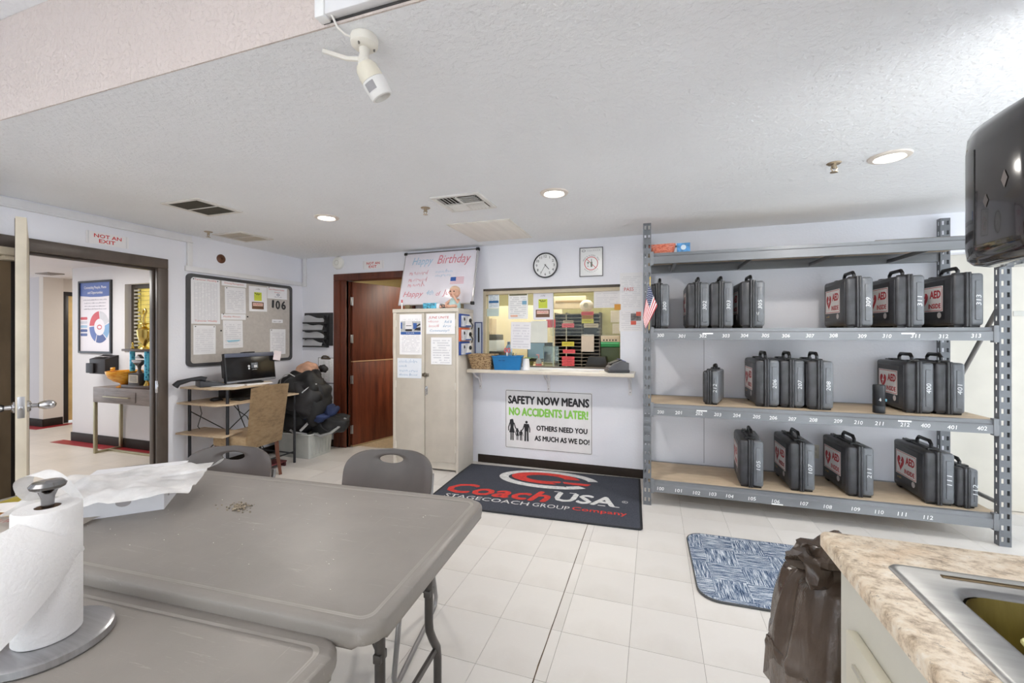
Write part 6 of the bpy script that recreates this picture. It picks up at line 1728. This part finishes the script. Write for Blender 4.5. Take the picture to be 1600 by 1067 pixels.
b.bm.faces.new(V[0][::-1]); b.bm.faces.new(V[-1]); b.build('front_cover', SMK, dp, angle=1.0)
b = MB(); b.box(-.2562, -.25, .072, .0745, .05, .30, .0005); b.build('cover_seam', BLACK, dp)
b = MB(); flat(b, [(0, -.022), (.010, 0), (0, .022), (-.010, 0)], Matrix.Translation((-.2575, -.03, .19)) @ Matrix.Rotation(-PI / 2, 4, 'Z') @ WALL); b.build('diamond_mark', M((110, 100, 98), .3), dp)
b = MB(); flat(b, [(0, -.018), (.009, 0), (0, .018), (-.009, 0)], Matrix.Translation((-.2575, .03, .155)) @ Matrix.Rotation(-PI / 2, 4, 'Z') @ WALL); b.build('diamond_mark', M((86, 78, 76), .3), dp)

# ------------------------------------------------------------------ ceiling
for k, (x, e, lab) in enumerate(((-2.54, 1, 'round recessed ceiling light on the left, above the locker side'), (-.64, 1, 'round recessed ceiling light in the middle, above the entrance mat'), (1.2, 1, 'round recessed ceiling light on the right, above the rack'))):
    t = thing('recessed_light', lab, 'ceiling light', (x, 2.805, ZC), 0, 'recessed ceiling lights')
    MB().lathe([(.062, -.004), (.070, -.012), (.092, -.007), (.096, 0)], 32, cap=False).build('trim_ring', M((228, 218, 208), .35), t)
    MB().lathe([(.0, -.009), (.045, -.0085), (.063, -.004)], 28, cap=False).build('lens', M((255, 250, 242), .4, emit=9.0), t)
    l = bpy.data.lights.new('recessed_light_lamp', 'AREA'); l.shape = 'DISK'; l.size = .12; l.energy = 7; l.color = (1.0, .95, .88)
    lo = bpy.data.objects.new('recessed_light_lamp', l); lo.location = (0, 0, -.02); lo.parent = t; COL.objects.link(lo)
for k, (x, y, lab) in enumerate(((-3.945, 2.85, 'sprinkler head near the pale ceiling vent in the far left corner'), (-1.642, 2.835, 'sprinkler head beside the louvred vent in the middle of the ceiling'), (.953, 2.818, 'sprinkler head left of the right ceiling light'))):
    t = thing('sprinkler_head', lab, 'sprinkler', (x, y, ZC), 0, 'ceiling sprinklers'); BRS = M((176, 160, 138), .3, .9, var=.15)
    MB().lathe([(.0, -.004), (.03, -.006), (.036, 0)], 22, cap=False).build('escutcheon', BRS, t); MB().lathe([(.009, -.03), (.011, -.004)], 10).build('body', BRS, t)
    for s in (-1, 1): MB().tube([(s * .008, 0, -.006), (s * .014, 0, -.03), (s * .004, 0, -.048)], .003, 6).build('arm', BRS, t)
    MB().lathe([(.018, -.052), (.019, -.049), (.004, -.047)], 16).build('deflector', BRS, t)
for x, y, dk, lab in ((-3.22, 2.285, (84, 78, 66), 'long return air grille with dark slats on the left of the ceiling'), (-3.815, 3.10, (196, 186, 172), 'pale ceiling grille near the far left corner')):
    t = thing('ceiling_vent', lab, 'vent', (x, y, ZC)); VW = M((222, 218, 212), .45)
    for a in ((-.187, .187, -.178, -.150), (-.187, .187, .150, .178), (-.187, -.150, -.150, .150), (.150, .187, -.150, .150), (-.150, .150, -.006, .006)): MB().box(a[0], a[1], a[2], a[3], -.010, 0, .002).build('frame_bar', VW, t)
    MB().box(-.15, .15, -.15, .15, -.002, -.0005).build('duct', M(dark(dk, .62), .8), t, smooth=False)
    me = MB().box(-.0016, .0016, -.070, .070, -.0085, -.002, mat=Matrix.Rotation(.35, 4, 'Y')).mesh('slat', M(dk, .5), False)
    for r_ in (-.078, .078):
        for k in range(28): put('slat', me, t, (-.1435 + k * .0106, r_, 0))
t = thing('ceiling_vent', 'square four-way louvred ceiling vent in the middle of the ceiling', 'vent', (-1.30, 2.795, ZC)); VW = M((228, 226, 222), .45)
for a in ((-.185, .185, -.178, -.148), (-.185, .185, .148, .178), (-.185, -.152, -.148, .148), (.152, .185, -.148, .148)): MB().box(a[0], a[1], a[2], a[3], -.012, 0, .003).build('frame_bar', VW, t)
MB().box(-.152, .152, -.148, .148, -.002, -.0005).build('duct', M((84, 80, 72), .8), t, smooth=False)
LVX = MB().box(-.066, .066, -.010, .010, -.0015, .0015, mat=Matrix.Translation((0, 0, -.012)) @ Matrix.Rotation(.6, 4, 'X')).mesh('louvre', VW, False)
LVY = MB().box(-.010, .010, -.066, .066, -.0015, .0015, mat=Matrix.Translation((0, 0, -.012)) @ Matrix.Rotation(.6, 4, 'Y')).mesh('louvre', VW, False)
for qx in (-1, 1):
    for qy in (-1, 1):
        for k in range(5):
            off = -.055 + k * .0275
            put('louvre', LVX if qx * qy < 0 else LVY, t, (qx * .074 + (0 if qx * qy < 0 else off), qy * .074 + (off if qx * qy < 0 else 0), 0), PI if qy > 0 and qx < 0 or qx > 0 and qy > 0 else 0)
for a in ((-.006, .006, -.148, .148), (-.152, .152, -.006, .006)): MB().box(a[0], a[1], a[2], a[3], -.018 + (a[3] < .1) * .0008, -.004, .001).build('divider', VW, t)
t = thing('ceiling_access_panel', 'large pale lift-out access panel in the ceiling before the service window', 'panel', (-1.425, 3.665, ZC)); 
MB().box(-.29, .29, -.355, .355, -.008, 0, .002).build('frame', M((228, 224, 216), .5), t); MB().box(-.27, .27, -.335, .335, -.0105, -.0075, .001).build('infill', M((236, 231, 224), .55, var=.03, scale=4, stretch=(4, .3, 1)), t)
# security camera
sc = thing('security_camera', 'white bullet security camera hanging from the ceiling by the drop', 'camera', (-.884, 1.142, ZC))
IV = M((226, 222, 212), .4, var=.04)
MB().lathe([(.042, 0), (.044, -.006), (.042, -.026), (.032, -.034), (.018, -.038)][::-1], 24).build('base', IV, sc)
for a in (.6, 2.7, 4.8): MB().lathe([(.003, -.040), (.004, -.030)], 8, (.030 * math.cos(a), .030 * math.sin(a), 0)).build('screw', M((120, 116, 110), .4, .5), sc)
MB().tube([(0, 0, -.03), (.004, -.006, -.06), (.012, -.020, -.088), (.020, -.030, -.118)], [.017, .015, .017, .012], 12).build('arm', IV, sc)
MB().tube([(-.006, -.01, -.092), (.03, -.03, -.098)], .010, 10).build('pivot', IV, sc)
CQ = Matrix.Translation((.030, -.040, -.116)) @ Vector((.026, .030, -.062)).to_track_quat('Z', 'Y').to_matrix().to_4x4()
bd = MB().lathe([(.014, -.004), (.026, .0), (.033, .012), (.036, .035), (.036, .050)], 26, mat=CQ).build('rear_shell', M((228, 222, 204), .4), sc)
MB().lathe([(.0365, .051), (.037, .054), (.036, .095), (.033, .104), (.028, .106), (.026, .09), (.0, .088)], 26, mat=CQ, cap=False).build('front_shell', M((232, 231, 228), .4), sc)
MB().lathe([(.0355, .049), (.0355, .052)], 26, mat=CQ, cap=False).build('joint_ring', M((130, 124, 112), .5), sc)
b = MB(); b.grid(lambda u, v: CQ @ Vector((.0373 * math.cos(3.6 + u * .9), .0373 * math.sin(3.6 + u * .9), .058 + v * .026)), 6, 2); b.build('rating_label', M((160, 158, 160), .5, var=.1), sc)
MB().tube([(.006, -.02, -.085), (-.06, -.010, -.062), (-.165, .004, -.006)], .0075, 8).build('stay_rod', IV, sc)
MB().tube([(-.026, -.030, -.012), (-.034, -.05, -.016), (-.042, -.075, -.008), (-.046, -.098, .02)], .0035, 8).build('cable', M((236, 234, 230), .4), sc)

# ------------------------------------------------------------------ things on the folding tables
ZT2 = .7135
hd = thing('towel_holder', 'brushed steel paper towel holder with a round base and knob on the nearest table', 'holder', (-1.255, .555, ZT2))
MB().lathe([(.0, 0), (.106, 0), (.109, .004), (.107, .017), (.100, .021), (.0, .0215)], 44, cap=False).build('base', STEEL, hd)
MB().lathe([(.007, .02), (.007, .315)], 12).build('rod', STEEL, hd)
MB().lathe([(.010, .300), (.011, .322), (.016, .336), (.028, .343), (.030, .349), (.024, .356), (.0, .358)], 28, cap=False).build('knob', M((150, 150, 152), .16, 1.0), hd)
pr = thing('paper_towel_roll', 'white paper towel roll on the steel holder with a sheet pulled loose', 'paper towel', (-1.255, .555, ZT2 + .0225))
TW = M((232, 230, 229), .9, var=.02, bump=.25, bscale=120)
b = MB(); b.lathe([(.021, .0), (.052, .0), (.0545, .003), (.0545, .276), (.052, .279), (.021, .279), (.021, .0)], 40, cap=False); b.build('roll', TW, pr)
MB().lathe([(.0205, .001), (.0205, .278)], 24, cap=False).build('core', M((140, 116, 96), .8), pr)
b = MB()
PC, PD = Vector((.055, -.125, .02)), Vector((.012, -.150, .235))
CAMW = Vector((.915, -.405, 0))


def sheetpt(u, v):
    a = math.radians(-72 + 134 * v); q = Vector((.0568 * math.cos(a), .0568 * math.sin(a), .266 - .10 * v ** 1.3))
    e = PD * (1 - v) + PC * v
    return q * (1 - u) + e * u + CAMW * (.034 * math.sin(PI * min(1, u ** .8)) * (.35 + .65 * v)) + Vector((0, 0, .006 * math.sin(u * 4 + v * 2) * u))


b.grid(sheetpt, 26, 20); b.build('loose_sheet', TW, pr, angle=1.5)

ZT1 = .7455
cbx = thing('cake_box', 'low white cardboard cake box on the far folding table', 'box', (-1.712, 1.073, ZT1), math.radians(135))
CWH = M((236, 236, 240), .5, var=.02)
b = MB(); b.prism([(0, 0), (.36, 0), (.36, .30), (0, .30)], 0, .004); 
for a in ((0, .36, 0, .004), (0, .36, .296, .30), (0, .004, .004, .296), (.356, .36, .004, .296)): b.box(a[0], a[1], a[2], a[3], .004, .082)
b.build('tray', CWH, cbx, smooth=False)
MB().box(-.003, .363, -.003, .303, .078, .083, .001).build('lid', CWH, cbx)
for m_, cx_, rx_ in ((onwall(-.0008, 0, 0, -PI / 2), -.115, .022), (onwall(0, -.0008, 0), .06, .012)):
    b = MB(); flat(b, circ(cx_, .046, rx_, 18, .016), m_); b.build('finger_hole', M((176, 170, 172), .6), cbx)
pb = thing('plastic_bag', 'empty white plastic carrier bag spread over the cake box', 'bag', (-1.86, 1.03, ZT1))
PBG = m_film((248, 246, 245), .5, .84, 9, .35)
b = MB()


def pbag(u, v):
    x = -.24 + .48 * u; y = -.20 + .40 * v
    e = max(abs(u - .5), abs(v - .5)) * 2
    q = Matrix.Rotation(.75, 2) @ Vector((x, y))
    z = .090 + .022 * noise.noise(Vector((u * 4, v * 4, 2))) + .016 * noise.noise(Vector((u * 9, v * 9, 5))) + .012 - .015 * e ** 3
    return q.x, q.y, max(z, .086)


b.grid(pbag, 40, 34); b.build('sheet', PBG, pb, angle=1.5)
def strap(P, w_, name):
    b = MB(); P = [Vector(p) for p in P]
    def f(u, v):
        t_ = u * (len(P) - 1); i = min(int(t_), len(P) - 2); a = t_ - i
        p0, p1, p2, p3 = P[max(i - 1, 0)], P[i], P[i + 1], P[min(i + 2, len(P) - 1)]
        c = .5 * (2 * p1 + (p2 - p0) * a + (2 * p0 - 5 * p1 + 4 * p2 - p3) * a * a + (3 * p1 - p0 - 3 * p2 + p3) * a ** 3)
        return c + Vector((.45, .75, .25)) * (v - .5) * w_ * (.5 + math.sin(u * PI))
    b.grid(f, 26, 4); b.build(name, PBG, pb, angle=1.5)
strap([(-.08, -.15, .085), (-.075, -.215, .11), (-.045, -.245, .175), (.005, -.235, .205), (.06, -.21, .185), (.09, -.17, .11)], .035, 'handle')
strap([(.06, .07, .10), (.12, .12, .105), (.17, .17, .11), (.21, .19, .128), (.235, .20, .15)], .03, 'handle')
pk = thing('snack_packet', 'yellow printed packet lying left of the paper towel roll', 'packet', (-2.17, .93, ZT1), .35)
b = MB(); b.grid(lambda u, v: ((u - .5) * .34, (v - .5) * .22, .012 + .028 * math.sin(u * PI) * math.sin(v * PI) + .006 * noise.noise(Vector((u * 6, v * 6, 1)))), 18, 12, thick=.004); b.build('wrapper', M((236, 216, 96), .35, var=.1, scale=8), pk)
b = MB(); b.grid(lambda u, v: (-.15 + .30 * u, -.10 + .05 * v, .018 + .028 * math.sin((.06 + u * .88) * PI) * math.sin((.045 + v * .227) * PI) + .004), 12, 3); b.build('band', M((236, 230, 226), .4), pk)
pl_ = thing('paper_bag', 'white printed paper bag in front of the yellow packet', 'paper bag', (-2.0, .80, ZT1), .3)
b = MB(); b.grid(lambda u, v: ((u - .5) * .40, (v - .5) * .20, .008 + .022 * math.sin(u * PI) * math.sin(v * PI) + .005 * noise.noise(Vector((u * 5, v * 5, 8)))), 16, 10, thick=.003); b.build('bag', M((230, 222, 212), .6, var=.04), pl_)
b = MB(); scribble(b, -.15, .12, -.02, .03, .005, Matrix.Translation((0, 0, .040)), seed=90, words=3); scribble(b, -.15, .05, .03, .03, .005, Matrix.Translation((0, 0, .040)), seed=91, words=2); b.build('lettering', M((196, 84, 72), .6), pl_)
cm = thing('crumb_pile', 'small heap of crumbs and ash-like bits on the far folding table', 'crumbs', (-1.462, 1.172, ZT1)); cm['kind'] = 'stuff'
b = MB(); rc_ = random.Random(5)
for k in range(150):
    r_ = abs(rc_.gauss(0, .022)); a = rc_.uniform(0, 2 * PI); s_ = rc_.uniform(.0012, .004)
    b.ell((r_ * math.cos(a) * 1.5, r_ * math.sin(a), s_ * .7 + max(0, .010 - r_ * .35) * rc_.random()), (s_ * 1.6, s_, s_ * .8), 5, 4)
tag(b.build('crumbs', M((150, 138, 120), .9, var=.6, scale=160), cm), kind='stuff')
b = MB()
for k in range(46):
    x, y = rc_.uniform(-1.9, -.75), rc_.uniform(.85, 1.42); s_ = rc_.uniform(.0007, .0018); b.ell((x, y, ZT1 + s_ * .5), (s_ * 1.5, s_, s_ * .6), 5, 4)
o = b.build('table_specks', M((232, 228, 220), .8)); tag(o, 'scattered white specks on the far folding table', 'specks', None, 'stuff')
